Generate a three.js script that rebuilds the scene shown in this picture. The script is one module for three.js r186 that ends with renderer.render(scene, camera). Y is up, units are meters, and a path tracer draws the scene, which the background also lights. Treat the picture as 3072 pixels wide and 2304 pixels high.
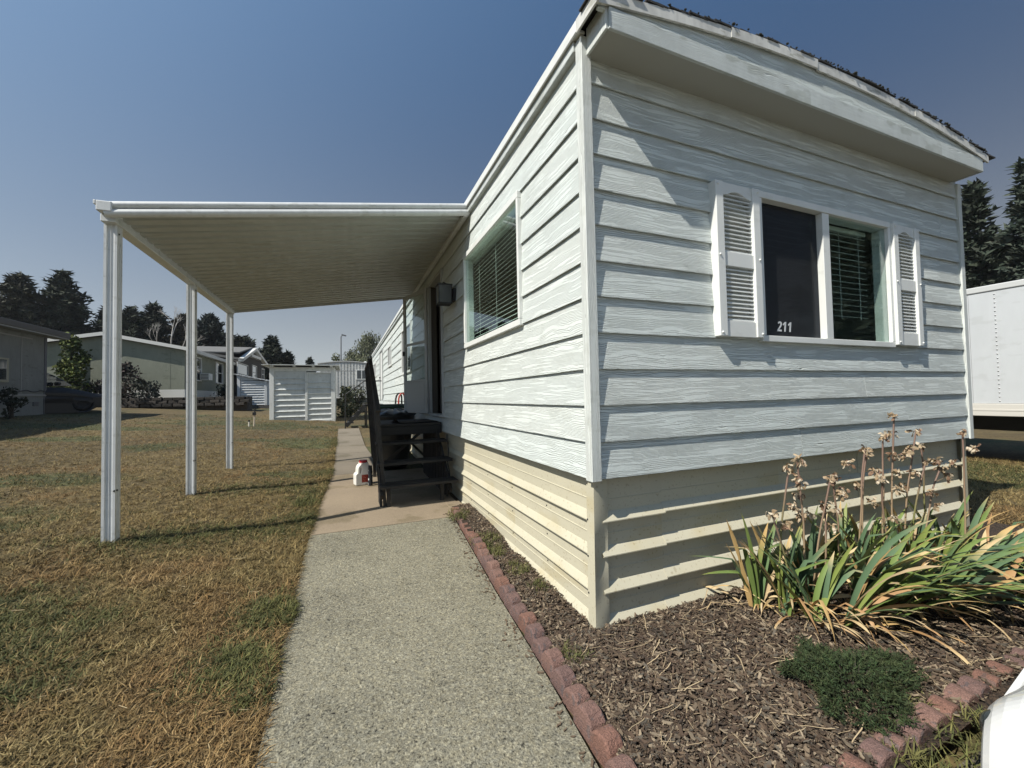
import * as THREE from 'three';
import { mergeGeometries } from 'three/addons/utils/BufferGeometryUtils.js';
import { RoundedBoxGeometry } from 'three/addons/geometries/RoundedBoxGeometry.js';
import { FontLoader } from 'three/addons/loaders/FontLoader.js';
import { TextGeometry } from 'three/addons/geometries/TextGeometry.js';

// ---------------------------------------------------------------- camera, sky, sun, exposure
const scene = new THREE.Scene();
const camera = new THREE.PerspectiveCamera(86.27, 4 / 3, 0.05, 3000);
camera.rotation.order = 'YXZ';
camera.position.set(-1.2704, 1.3457, 1.9534);
camera.rotation.set(0.0299, -0.3885, -0.0202);

const renderer = new THREE.WebGLRenderer({ antialias: true });
renderer.toneMapping = THREE.LinearToneMapping;
const EXPOSURE = 1.27;
renderer.toneMappingExposure = EXPOSURE;
renderer.shadowMap.enabled = true;

const SUN = new THREE.Vector3(-1, 1.178, 0.29).normalize();
{
  const clamp = (x, a, b) => Math.min(b, Math.max(a, x));
  const W = 1024, H = 512, d = new Float32Array(W * H * 4), v = new THREE.Vector3();
  const mix = (a, b, t) => a + (b - a) * t;
  for (let j = 0; j < H; j++) for (let i = 0; i < W; i++) {
    const phi = (i + 0.5) / W * 2 * Math.PI, el = ((j + 0.5) / H - 0.5) * Math.PI;
    // equirectangular: u = atan2(z, x) / 2pi + 0.5
    v.set(Math.cos(el) * Math.cos(phi - Math.PI), Math.sin(el), Math.cos(el) * Math.sin(phi - Math.PI));
    const deg = 180 / Math.PI, e = Math.max(0, el) * deg, ang = Math.acos(clamp(v.dot(SUN), -1, 1)) * deg;
    const hz = Math.exp(-e / 14), glow = Math.exp(-Math.max(ang, 55) / 32), near = Math.exp(-ang * ang / 260);
    const o = (j * W + i) * 4, base = [-0.036, -0.008, 0.078], hor = [0.6, 0.582, 0.443], gl = [1.1, 1.66, 2.36], au = [0.3, 0.27, 0.2];
    for (let n = 0; n < 3; n++) {
      let s = Math.max(0.03, base[n] + hor[n] * hz + gl[n] * glow + au[n] * near);
      if (el < 0) s = mix(s, [0.13, 0.11, 0.085][n], Math.min(1, -v.y * 10));
      d[o + n] = s / EXPOSURE;
    }
    d[o + 3] = 1;
  }
  const sky = new THREE.DataTexture(d, W, H, THREE.RGBAFormat, THREE.FloatType);
  sky.mapping = THREE.EquirectangularReflectionMapping;
  sky.magFilter = sky.minFilter = THREE.LinearFilter;
  sky.needsUpdate = true;
  scene.background = sky; scene.environment = sky;
}
const sun = new THREE.DirectionalLight(new THREE.Color().setRGB(1, 0.95, 0.86), 5.0);
sun.position.copy(SUN).multiplyScalar(60);
sun.castShadow = true;
sun.shadow.mapSize.set(4096, 4096);
Object.assign(sun.shadow.camera, { left: -40, right: 40, top: 40, bottom: -40, near: 1, far: 160 });
scene.add(sun); scene.add(sun.target);
scene.fog = new THREE.FogExp2(new THREE.Color().setRGB(0.62, 0.66, 0.72), 0.0003);

// ---------------------------------------------------------------- helpers
function rng(seed) { let a = seed >>> 0; return () => { a = (a + 0x6D2B79F5) >>> 0; let t = a; t = Math.imul(t ^ (t >>> 15), t | 1); t ^= t + Math.imul(t ^ (t >>> 7), t | 61); return ((t ^ (t >>> 14)) >>> 0) / 4294967296; }; }
function hash(x, y, s) { let h = Math.imul(x, 374761393) ^ Math.imul(y, 668265263) ^ Math.imul(s, 2147483647 ^ 0x5bd1e995); h = Math.imul(h ^ (h >>> 13), 1274126177); return ((h ^ (h >>> 16)) >>> 0) / 4294967296; }
const md = (a, n) => ((a % n) + n) % n;
function vn(x, y, s = 1, px = 4096, py = 4096) {           // periodic value noise 0..1
  const xi = Math.floor(x), yi = Math.floor(y), fx = x - xi, fy = y - yi;
  const u = fx * fx * (3 - 2 * fx), w = fy * fy * (3 - 2 * fy);
  const x0 = md(xi, px), x1 = md(xi + 1, px), y0 = md(yi, py), y1 = md(yi + 1, py);
  const a = hash(x0, y0, s), b = hash(x1, y0, s), c = hash(x0, y1, s), d = hash(x1, y1, s);
  return a + (b - a) * u + (c - a) * w + (a - b - c + d) * u * w;
}
function fbm(x, y, s, p, oct = 4) { let v = 0, a = 0.5, n = 0; for (let o = 0; o < oct; o++) { v += a * vn(x, y, s + o, p, p); n += a; x *= 2; y *= 2; p *= 2; a *= 0.5; } return v / n; }
const clamp = (x, a = 0, b = 1) => Math.min(b, Math.max(a, x));
const sstep = (a, b, x) => { const t = clamp((x - a) / (b - a)); return t * t * (3 - 2 * t); };
const lin = (r, g, b) => new THREE.Color().setRGB(r, g, b);
const toS = (l) => 255 * (l <= 0.0031308 ? 12.92 * l : 1.055 * Math.pow(l, 1 / 2.4) - 0.055);
function tex(w, h, fn, sx, sy, color = true) {            // fn(u,v) -> linear rgb (colour) or height 0..1
  const d = new Uint8Array(w * h * 4);
  for (let j = 0; j < h; j++) for (let i = 0; i < w; i++) {
    const r = fn(i / w, j / h), o = (j * w + i) * 4;
    if (color) { d[o] = toS(clamp(r[0])); d[o + 1] = toS(clamp(r[1])); d[o + 2] = toS(clamp(r[2])); }
    else d[o] = d[o + 1] = d[o + 2] = clamp(r) * 255;
    d[o + 3] = 255;
  }
  const t = new THREE.DataTexture(d, w, h, THREE.RGBAFormat);
  t.wrapS = t.wrapT = THREE.RepeatWrapping; t.magFilter = THREE.LinearFilter; t.minFilter = THREE.LinearMipmapLinearFilter; t.generateMipmaps = true;
  if (color) t.colorSpace = THREE.SRGBColorSpace;
  t.repeat.set(1 / sx, 1 / sy); t.needsUpdate = true;
  return t;
}
function rot90(t) { const c = t.clone(); c.rotation = Math.PI / 2; c.needsUpdate = true; return c; }
function uvm(g, ox = 0, oy = 0) {                          // uv in metres, by the way each face points
  if (g.index) g = g.toNonIndexed();
  const p = g.attributes.position, n = p.count, uv = new Float32Array(n * 2);
  const a = new THREE.Vector3(), b = new THREE.Vector3(), c = new THREE.Vector3();
  for (let i = 0; i < n; i += 3) {
    a.fromBufferAttribute(p, i); b.fromBufferAttribute(p, i + 1); c.fromBufferAttribute(p, i + 2);
    const m = b.clone().sub(a).cross(c.clone().sub(a)), ax = Math.abs(m.x), ay = Math.abs(m.y), az = Math.abs(m.z);
    for (let k = 0; k < 3; k++) {
      const q = k === 0 ? a : k === 1 ? b : c;
      const [s, t] = ay > ax && ay > az ? [q.x, q.z] : ax > az ? [q.z, q.y] : [q.x, q.y];
      uv[(i + k) * 2] = s + ox; uv[(i + k) * 2 + 1] = t + oy;
    }
  }
  g.setAttribute('uv', new THREE.BufferAttribute(uv, 2));
  return g;
}
const flatten = (gs) => {
  const l = gs.map(g => { g = g.index ? g.toNonIndexed() : g; for (const k of Object.keys(g.attributes)) if (!['position', 'normal', 'uv'].includes(k)) g.deleteAttribute(k); if (!g.attributes.uv) g.setAttribute('uv', new THREE.BufferAttribute(new Float32Array(g.attributes.position.count * 2), 2)); if (!g.attributes.normal) g.computeVertexNormals(); return g; });
  return l.length === 1 ? l[0] : mergeGeometries(l);
};
const B = (x0, x1, y0, y1, z0, z1) => new THREE.BoxGeometry(Math.abs(x1 - x0), Math.abs(y1 - y0), Math.abs(z1 - z0)).translate((x0 + x1) / 2, (y0 + y1) / 2, (z0 + z1) / 2);
const RB = (x0, x1, y0, y1, z0, z1, r = 0.004, s = 2) => new RoundedBoxGeometry(Math.abs(x1 - x0), Math.abs(y1 - y0), Math.abs(z1 - z0), s, Math.min(r, Math.abs(x1 - x0) / 2.01, Math.abs(y1 - y0) / 2.01, Math.abs(z1 - z0) / 2.01)).translate((x0 + x1) / 2, (y0 + y1) / 2, (z0 + z1) / 2);
const V = (x, y, z) => new THREE.Vector3(x, y, z);
function rod(a, b, r0, r1 = r0, seg = 8) {
  const d = b.clone().sub(a), g = new THREE.CylinderGeometry(r1, r0, d.length(), seg);
  g.applyQuaternion(new THREE.Quaternion().setFromUnitVectors(V(0, 1, 0), d.clone().normalize()));
  return g.translate((a.x + b.x) / 2, (a.y + b.y) / 2, (a.z + b.z) / 2);
}
function beam(a, b, w, h) {                                // box from a to b, w across, h tall
  const d = b.clone().sub(a), g = new THREE.BoxGeometry(w, h, d.length());
  const q = new THREE.Quaternion().setFromRotationMatrix(new THREE.Matrix4().lookAt(a, b, V(0, 1, 0)));
  g.applyQuaternion(q);
  return g.translate((a.x + b.x) / 2, (a.y + b.y) / 2, (a.z + b.z) / 2);
}
function prism(pts, len, axis) {                           // closed profile: axis 'x': pts are (z,y); 'z': pts are (x,y); runs 0..len
  const s = new THREE.Shape(pts.map(p => new THREE.Vector2(p[0], p[1])));
  const g = new THREE.ExtrudeGeometry(s, { depth: len, bevelEnabled: false });
  if (axis === 'x') g.applyMatrix4(new THREE.Matrix4().makeBasis(V(0, 0, 1), V(0, 1, 0), V(-1, 0, 0))).translate(len, 0, 0);
  return g;
}
const used = {};
function numbered(n) { used[n] = (used[n] || 0) + 1; return used[n] === 1 ? n : n + '_' + String(used[n] - 1).padStart(3, '0'); }
function tag(o, label, category, group, kind) { o.userData.label = label; o.userData.category = category; if (group) o.userData.group = group; if (kind) o.userData.kind = kind; return o; }
function thing(name, label, category, pos = [0, 0, 0], turn = 0, group) {
  const o = new THREE.Group(); o.name = numbered(name); o.position.set(...pos); o.rotation.y = turn; scene.add(o);
  return tag(o, label, category, group);
}
function mesh(name, geos, mat, parent = scene, uv = true) {
  let g = Array.isArray(geos) ? flatten(geos) : geos;
  if (uv === true) g = uvm(g);
  const m = new THREE.Mesh(g, mat); m.castShadow = m.receiveShadow = true;
  m.name = parent === scene ? numbered(name) : name; parent.add(m); return m;
}
function sub(name, parent) { const g = new THREE.Group(); g.name = name; parent.add(g); return g; }
function struct(name, geos, mat, uv = true) { const m = mesh(name, geos, mat, scene, uv); m.userData.kind = 'structure'; return m; }
const std = (c, rough = 0.7, extra = {}) => new THREE.MeshStandardMaterial({ color: c, roughness: rough, ...extra });

// ---------------------------------------------------------------- ground height
const PZ = [[40, 0.0], [-0.8, 0.0], [-2.9, 0.08], [-4.8, 0.118], [-6.7, 0.163], [-13.2, 0.37], [-17, 0.455], [-26, 0.68], [-60, 1.4], [-140, 2.2], [-400, 3]];
function pz(z) { for (let i = 1; i < PZ.length; i++) if (z >= PZ[i][0]) { const a = PZ[i - 1], b = PZ[i]; return a[1] + (b[1] - a[1]) * (z - a[0]) / (b[0] - a[0]); } return 3; }
function G(x, z) {
  const side = x < 0 ? 1 : 1 - sstep(2, 8, x) * 0.8;
  const w = clamp(-1.62 - x, 0, 22), s = 0.063 + 0.05 * sstep(-4.2, -2, z) * (1 - sstep(1.6, 6, w));
  return pz(z) * side + s * w;
}
function bump(x, z) { return (fbm(x * 1.3 + 50, z * 1.3 + 50, 7, 4096, 3) - 0.5) * 0.05; }
// ---------------------------------------------------------------- textures
// embossed wood grain: 2.4 m x 0.6 m
const grainTex = (() => {
  const f = (u, v) => {
    const warp = 2.3 * (vn(u * 4, v * 5, 11, 4, 5) - 0.5) * 2 + 0.9 * (vn(u * 11, v * 9, 12, 11, 9) - 0.5) * 2 + 0.42 * (vn(u * 55, v * 30, 13, 55, 30) - 0.5) * 2;
    const t = v * 66 + warp, fr = t - Math.floor(t), id = md(Math.floor(t), 66);
    const wid = 0.1 + 0.1 * vn(u * 22, id * 3.7, 15, 22, 4096);
    const gone = sstep(0.25, 0.42, vn(u * 9 + id * 0.0, id * 5.3 + 0.5, 17, 9, 4096));
    const groove = (1 - sstep(0, wid, Math.abs(fr - 0.5))) * gone;
    return 0.85 - 0.75 * groove + 0.1 * (vn(u * 600, v * 200, 18, 600, 200) - 0.5);
  };
  return tex(2048, 1024, f, 2.4, 0.6, false);
})();
const paintTex = (cr, cg, cb, amp = 0.06, seed = 31, size = 1.7) => tex(512, 512, (u, v) => {
  const a = fbm(u * 6, v * 6, seed, 6, 5), b = fbm(u * 40, v * 10, seed + 9, 40, 2);
  const k = 1 + amp * (a - 0.5) * 2 + amp * 0.6 * (b - 0.5) * 2;
  const dirt = sstep(0.64, 0.76, fbm(u * 9, v * 22, seed + 20, 22, 4)) * 0.1 * amp / 0.06;
  return [cr * k * (1 - dirt), cg * k * (1 - dirt), cb * k * (1 - dirt * 1.15)];
}, size, size);
const concreteCol = tex(1024, 1024, (u, v) => {
  const big = fbm(u * 4, v * 4, 41, 4, 4), mid = fbm(u * 26, v * 26, 46, 26, 3);
  const s1 = vn(u * 190, v * 190, 51, 190, 190), s2 = vn(u * 120, v * 120, 53, 120, 120), hue = vn(u * 95, v * 95, 57, 95, 95);
  let l = 0.168 + 0.06 * (big - 0.5) + 0.05 * (mid - 0.5);
  l += s1 > 0.66 ? 0.13 * (s1 - 0.66) / 0.34 : s1 < 0.33 ? -0.13 * (0.33 - s1) / 0.33 : 0;
  l += s2 > 0.76 ? 0.075 : s2 < 0.2 ? -0.06 : 0;
  const w = (hue - 0.5) * 0.16 + 0.05;
  return [l * (1.01 + w * 0.5), l * (0.955 + w * 0.15), l * (0.72 - w * 0.4)];
}, 1.1, 1.1);
const concreteBmp = tex(1024, 1024, (u, v) => 0.5 + 0.5 * (vn(u * 190, v * 190, 51, 190, 190) - 0.5) + 0.5 * (vn(u * 330, v * 330, 52, 330, 330) - 0.5), 1.1, 1.1, false);
const slabCol = tex(1024, 1024, (u, v) => {
  const big = fbm(u * 3, v * 3, 61, 3, 5), fine = vn(u * 260, v * 260, 63, 260, 260), st = sstep(0.56, 0.7, fbm(u * 7, v * 7, 66, 7, 4));
  const l = 0.215 + 0.1 * (big - 0.5) + 0.05 * (fine - 0.5) - 0.05 * st;
  return [l * 1.1, l * 0.87, l * (0.6 - 0.05 * st)];
}, 2.2, 2.2);
const soilCol = tex(1024, 1024, (u, v) => {
  const a = fbm(u * 8, v * 8, 71, 8, 5), b = fbm(u * 90, v * 90, 77, 90, 2), c = vn(u * 300, v * 90, 79, 300, 90);
  const l = 0.62 + 0.5 * (a - 0.5) + 0.8 * (b - 0.5) + 0.35 * (c - 0.5);
  return [0.16 * l, 0.115 * l, 0.044 * l];
}, 2.6, 2.6);
const woodCol = tex(512, 512, (u, v) => {
  const t = vn(u * 3, v * 60, 81, 3, 60), k = vn(u * 12, v * 120, 83, 12, 120), p = sstep(0.55, 0.7, fbm(u * 5, v * 9, 85, 9, 4));
  const l = 0.009 + 0.007 * t + 0.005 * k;
  return [l * (1 + 0.8 * p), l * (0.95 + 0.6 * p), l * (0.9 + 0.35 * p)];
}, 0.9, 0.9);
const brickCol = tex(512, 512, (u, v) => {
  const a = fbm(u * 9, v * 9, 91, 9, 4), s = vn(u * 150, v * 150, 93, 150, 150), g = sstep(0.6, 0.75, fbm(u * 14, v * 14, 95, 14, 3));
  const l = 1 + 0.5 * (a - 0.5) + 0.7 * (s - 0.5);
  return [l * (0.185 - 0.05 * g), l * (0.108 - 0.012 * g), l * (0.088 + 0.0 * g)];
}, 0.35, 0.35);
const roughBmp = tex(512, 512, (u, v) => 0.6 * fbm(u * 60, v * 60, 97, 60, 3) + 0.4 * vn(u * 200, v * 200, 99, 200, 200), 0.35, 0.35, false);
const stuccoBmp = tex(512, 512, (u, v) => fbm(u * 80, v * 80, 101, 80, 3), 1.0, 1.0, false);

// ---------------------------------------------------------------- materials
const vGrain = rot90(grainTex);
const M = {};
const sidingTones = [[0.625, 0.67, 0.645], [0.61, 0.66, 0.638], [0.64, 0.68, 0.65]];
M.siding = sidingTones.map((c, i) => new THREE.MeshStandardMaterial({ map: paintTex(...c, 0.035, 131 + i * 7), bumpMap: grainTex, bumpScale: 0.009, roughness: 0.62 }));
M.trim = new THREE.MeshStandardMaterial({ map: paintTex(0.63, 0.66, 0.63, 0.05, 171), bumpMap: vGrain, bumpScale: 0.004, roughness: 0.6 });
M.white = new THREE.MeshStandardMaterial({ map: paintTex(0.7, 0.715, 0.69, 0.045, 181), roughness: 0.45 });
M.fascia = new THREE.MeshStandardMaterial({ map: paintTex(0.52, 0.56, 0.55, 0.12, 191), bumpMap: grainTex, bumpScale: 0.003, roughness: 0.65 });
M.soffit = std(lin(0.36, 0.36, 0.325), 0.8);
M.rake = new THREE.MeshStandardMaterial({ map: paintTex(0.6, 0.6, 0.57, 0.2, 197, 0.9), roughness: 0.6 });
M.cream = new THREE.MeshStandardMaterial({ map: tex(512, 512, (u, v) => {
  const a = fbm(u * 5, v * 5, 201, 5, 5), st = sstep(0.5, 0.8, fbm(u * 4, v * 9, 205, 9, 5)), sp = sstep(0.83, 0.9, vn(u * 120, v * 120, 207, 120, 120));
  const k = 1 + 0.1 * (a - 0.5);
  return [k * (0.52 - 0.03 * st - 0.1 * sp), k * (0.49 - 0.05 * st - 0.11 * sp), k * (0.375 - 0.075 * st - 0.1 * sp)];
}, 1.3, 1.3), roughness: 0.42 });
M.screw = std(lin(0.02, 0.02, 0.018), 0.6);
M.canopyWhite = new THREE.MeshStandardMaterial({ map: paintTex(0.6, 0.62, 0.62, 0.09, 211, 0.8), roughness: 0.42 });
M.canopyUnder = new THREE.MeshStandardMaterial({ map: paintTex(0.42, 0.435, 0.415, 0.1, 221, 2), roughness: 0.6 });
M.shingle = std(lin(0.035, 0.034, 0.033), 0.95, { bumpMap: roughBmp, bumpScale: 0.004 });
M.moss = std(lin(0.025, 0.026, 0.018), 1);
M.glass = new THREE.MeshPhysicalMaterial({ color: lin(0.86, 0.93, 0.91), transmission: 1, thickness: 0, roughness: 0.02, ior: 1.5 });
M.clear = new THREE.MeshPhysicalMaterial({ color: lin(0.9, 0.94, 0.93), transmission: 1, thickness: 0, roughness: 0.02, ior: 1.5 });
M.darkGlass = new THREE.MeshPhysicalMaterial({ color: lin(0.02, 0.026, 0.028), roughness: 0.04, clearcoat: 1 });
M.screen = new THREE.MeshPhysicalMaterial({ color: lin(0.34, 0.36, 0.39), transmission: 0.94, thickness: 0, roughness: 0.04, specularIntensity: 0.15 });
M.blind = std(lin(0.7, 0.72, 0.67), 0.5);
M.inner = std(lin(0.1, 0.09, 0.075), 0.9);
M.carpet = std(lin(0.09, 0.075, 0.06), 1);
M.black = std(lin(0.012, 0.012, 0.012), 0.5);
M.blackWood = new THREE.MeshStandardMaterial({ map: woodCol, roughness: 0.75 });
M.grayDoor = std(lin(0.4, 0.415, 0.41), 0.5);
M.concrete = new THREE.MeshStandardMaterial({ map: concreteCol, bumpMap: concreteBmp, bumpScale: 0.004, roughness: 0.95 });
M.slab = new THREE.MeshStandardMaterial({ map: slabCol, bumpMap: concreteBmp, bumpScale: 0.0012, roughness: 0.9 });
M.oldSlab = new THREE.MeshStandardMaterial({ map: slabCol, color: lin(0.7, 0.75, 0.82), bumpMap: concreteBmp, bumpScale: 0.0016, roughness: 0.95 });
M.brick = [0, 1, 2].map(i => new THREE.MeshStandardMaterial({ map: brickCol, color: lin(...[[1, 1, 1], [0.82, 0.86, 0.92], [1.0, 0.9, 0.82]][i]), bumpMap: roughBmp, bumpScale: 0.006, roughness: 0.95 }));
M.rubber = std(lin(0.015, 0.015, 0.016), 0.85);
M.steel = std(lin(0.45, 0.45, 0.45), 0.35, { metalness: 0.9 });

// ---------------------------------------------------------------- ground
{
  const xs = [], zs = [];
  const fill = (a, list) => { for (const [from, to, st] of list) for (let v = from; v < to - 1e-6; v += st) a.push(v); };
  fill(xs, [[-400, -100, 50], [-100, -30, 7], [-30, -9, 1.0], [-9, -1.2, 0.14], [-1.2, 6, 0.4], [6, 16, 0.5], [16, 60, 6], [60, 401, 50]]);
  fill(zs, [[-600, -120, 60], [-120, -45, 7], [-45, -15, 0.8], [-15, 2.4, 0.14], [2.4, 10, 1.5], [10, 60, 10], [60, 301, 60]]);
  const nx = xs.length, nz = zs.length, pos = new Float32Array(nx * nz * 3), uv = new Float32Array(nx * nz * 2), col = new Float32Array(nx * nz * 3), idx = [];
  for (let j = 0; j < nz; j++) for (let i = 0; i < nx; i++) {
    const x = xs[i], z = zs[j], o = j * nx + i;
    const onBed = sstep(-1.75, -1.6, x) * (1 - sstep(4.4, 5, x)) * sstep(-22, -20, z);
    pos[o * 3] = x; pos[o * 3 + 2] = z; pos[o * 3 + 1] = G(x, z) + bump(x, z) * (1 - onBed) - 0.03 * onBed - (x > -1.7 && x < 4.6 && z > 1.05 ? 0.04 : 0);
    uv[o * 2] = x; uv[o * 2 + 1] = z;
    const p = fbm(x * 0.45 + 90, z * 0.45 + 90, 301, 4096, 4), g = sstep(0.57, 0.68, fbm(x * 0.6 + 30, z * 0.9 + 70, 311, 4096, 4));
    const k = 0.6 + 0.6 * p;
    col[o * 3] = k * (1 - 0.42 * g); col[o * 3 + 1] = k * (1 - 0.16 * g); col[o * 3 + 2] = k * (1 - 0.3 * g);
  }
  for (let j = 0; j < nz - 1; j++) for (let i = 0; i < nx - 1; i++) { const a = j * nx + i, b = a + 1, c = a + nx, d = c + 1; idx.push(a, c, b, b, c, d); }
  const g = new THREE.BufferGeometry();
  g.setAttribute('position', new THREE.BufferAttribute(pos, 3)); g.setAttribute('uv', new THREE.BufferAttribute(uv, 2)); g.setAttribute('color', new THREE.BufferAttribute(col, 3));
  g.setIndex(idx); g.computeVertexNormals();
  struct('ground', g, new THREE.MeshStandardMaterial({ map: soilCol, vertexColors: true, roughness: 1 }), false);
}
// paths: sheets with thickness that follow the slope
function slabGeo(edge, z0, z1, lift, thick, step = 0.35) {     // edge(z) -> [xLeft, xRight]
  const n = Math.max(2, Math.ceil(Math.abs(z1 - z0) / step)), P = [];
  for (let i = 0; i <= n; i++) { const z = z0 + (z1 - z0) * i / n, [a, b] = edge(z); P.push([a, b, pz(z) + lift, z]); }
  const t = [];
  const quad = (a, b, c, d) => t.push(...a, ...b, ...c, ...a, ...c, ...d);
  for (let i = 0; i < n; i++) {
    const [a0, b0, y0, zz0] = P[i], [a1, b1, y1, zz1] = P[i + 1];
    quad([a0, y0, zz0], [b0, y0, zz0], [b1, y1, zz1], [a1, y1, zz1]);
    quad([a0, y0 - thick, zz0], [a0, y0, zz0], [a1, y1, zz1], [a1, y1 - thick, zz1]);
    quad([b0, y0, zz0], [b0, y0 - thick, zz0], [b1, y1 - thick, zz1], [b1, y1, zz1]);
  }
  const [a0, b0, y0, zz0] = P[0], [a1, b1, y1, zz1] = P[n];
  quad([a0, y0 - thick, zz0], [b0, y0 - thick, zz0], [b0, y0, zz0], [a0, y0, zz0]);
  quad([b1, y1 - thick, zz1], [a1, y1 - thick, zz1], [a1, y1, zz1], [b1, y1, zz1]);
  const g = new THREE.BufferGeometry(); g.setAttribute('position', new THREE.Float32BufferAttribute(t, 3)); g.computeVertexNormals();
  return g;
}
const pathL = (z) => -1.6 + 0.02 * vn(z * 2.3 + 40, 3, 21) + 0.13 * sstep(-2, -6, z);
const brickX = (z) => -0.315 - (Math.max(z, -2.9) - 0.1) * (z > 0.1 ? 0.1 : 0.072);   // centre line of the left edging
{
  const path = sub('path', scene); path.userData.kind = 'structure'; numbered('path');
  mesh('slab', [slabGeo(z => [pathL(z), brickX(z) - 0.06], 3.2, -2.42, 0.0, 0.1)], M.concrete, path);
  mesh('slab', [slabGeo(z => [pathL(z), -0.02], -2.432, -5.3, 0.0, 0.1)], M.slab, path);
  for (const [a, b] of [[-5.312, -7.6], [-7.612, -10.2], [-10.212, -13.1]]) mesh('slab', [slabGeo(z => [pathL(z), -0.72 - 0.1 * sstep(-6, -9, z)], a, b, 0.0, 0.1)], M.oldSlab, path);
  struct('driveway', [slabGeo(z => [-0.4, 12], 1.135, 9, -0.035, 0.05, 2)], new THREE.MeshStandardMaterial({ map: concreteCol, color: lin(0.5, 0.47, 0.43), bumpMap: concreteBmp, bumpScale: 0.004, roughness: 1 }));
}
const bedMat = new THREE.MeshStandardMaterial({ map: tex(512, 512, (u, v) => { const a = fbm(u * 40, v * 40, 401, 40, 3), b = vn(u * 160, v * 160, 405, 160, 160), l = 0.45 + 0.9 * (a - 0.5) + 0.9 * (b - 0.5); return [0.105 * l, 0.068 * l, 0.043 * l]; }, 0.7, 0.7), bumpMap: roughBmp, bumpScale: 0.015, roughness: 1 });
function bedH(x, z) { return 0.012 + 0.045 * (fbm(x * 3 + 9, z * 3 + 9, 411, 4096, 3) - 0.35) + 0.03 * Math.exp(-((x - 1.9) ** 2 + (z - 0.45) ** 2) / 0.8); }
{
  const grid = (x0, x1, z0, z1, nx, nz, left) => {
    const g = new THREE.PlaneGeometry(1, 1, nx, nz), p = g.attributes.position;
    for (let i = 0; i < p.count; i++) { const z = z0 + (z1 - z0) * (0.5 - p.getY(i)), a = left ? left(z) : x0, x = a + (x1 - a) * (p.getX(i) + 0.5); p.setXYZ(i, x, pz(z) + bedH(x, z), z); }
    g.computeVertexNormals(); return g;
  };
  struct('mulch_bed', [grid(0, 4.6, -0.13, 1.1, 90, 30, z => brickX(z) - 0.02)], bedMat);
  struct('mulch_strip', [grid(0, 0.1, -2.75, -0.128, 8, 60, z => brickX(z) - 0.02)], bedMat);
}
// ---------------------------------------------------------------- the mobile home
// the corner trim's outer edge is the origin: front wall faces +z, long wall faces -x
const home = thing('mobile_home', 'white lap sided mobile home with cream metal skirting and number 211', 'mobile home');
const HW = 4.25, HL = -18.97, BASE = 0.032;      // wall plane is BASE behind the trim
const C0 = 0.867, CS = 0.2084;                   // first course and exposure
const courseY = (k) => C0 + CS * k;
const frontOpen = [{ u0: 1.41, u1: 2.985, k0: 4, k1: 9 }];
const sideOpen = [{ u0: -2.52, u1: -0.955, k0: 5, k1: 10 }, { u0: -4.62, u1: -3.7, k0: 1, k1: 11 }, { u0: -8.0, u1: -6.6, k0: 5, k1: 10 },
  { u0: -11.35, u1: -10.45, k0: 7, k1: 10 }, { u0: -14.5, u1: -13.35, k0: 2, k1: 11 }, { u0: -18.0, u1: -16.7, k0: 7, k1: 10 }];
function wallGeo(u0, u1, y0, y1, opens, make) {
  const us = [u0, u1, ...opens.flatMap(o => [o.u0, o.u1])].sort((a, b) => a - b), out = [];
  for (let i = 0; i < us.length - 1; i++) {
    const a = us[i], b = us[i + 1], m = (a + b) / 2, o = opens.find(q => m > q.u0 && m < q.u1);
    if (!o) out.push(make(a, b, y0, y1));
    else { out.push(make(a, b, y0, courseY(o.k0))); out.push(make(a, b, courseY(o.k1), y1)); }
  }
  return out;
}
{
  const H0 = 0.86, H1 = 3.42;
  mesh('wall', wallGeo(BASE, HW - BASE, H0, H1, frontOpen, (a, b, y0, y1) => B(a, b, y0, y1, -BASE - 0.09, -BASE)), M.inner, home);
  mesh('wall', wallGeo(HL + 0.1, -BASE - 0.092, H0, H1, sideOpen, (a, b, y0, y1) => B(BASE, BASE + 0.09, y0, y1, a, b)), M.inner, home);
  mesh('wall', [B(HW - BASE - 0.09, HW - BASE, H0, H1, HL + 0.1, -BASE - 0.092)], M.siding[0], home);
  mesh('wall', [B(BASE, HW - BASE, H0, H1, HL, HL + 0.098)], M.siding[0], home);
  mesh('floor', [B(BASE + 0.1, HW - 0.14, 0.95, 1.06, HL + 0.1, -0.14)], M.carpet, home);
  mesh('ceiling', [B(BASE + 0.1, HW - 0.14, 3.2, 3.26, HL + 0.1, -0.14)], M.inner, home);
  mesh('partition', [B(BASE + 0.1, HW - 0.14, 1.06, 3.2, -3.3, -3.2), B(BASE + 0.1, HW - 0.14, 1.06, 3.2, -6.3, -6.2), B(1.6, 1.7, 1.06, 3.2, -6.2, -3.3)], M.inner, home);
}
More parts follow.
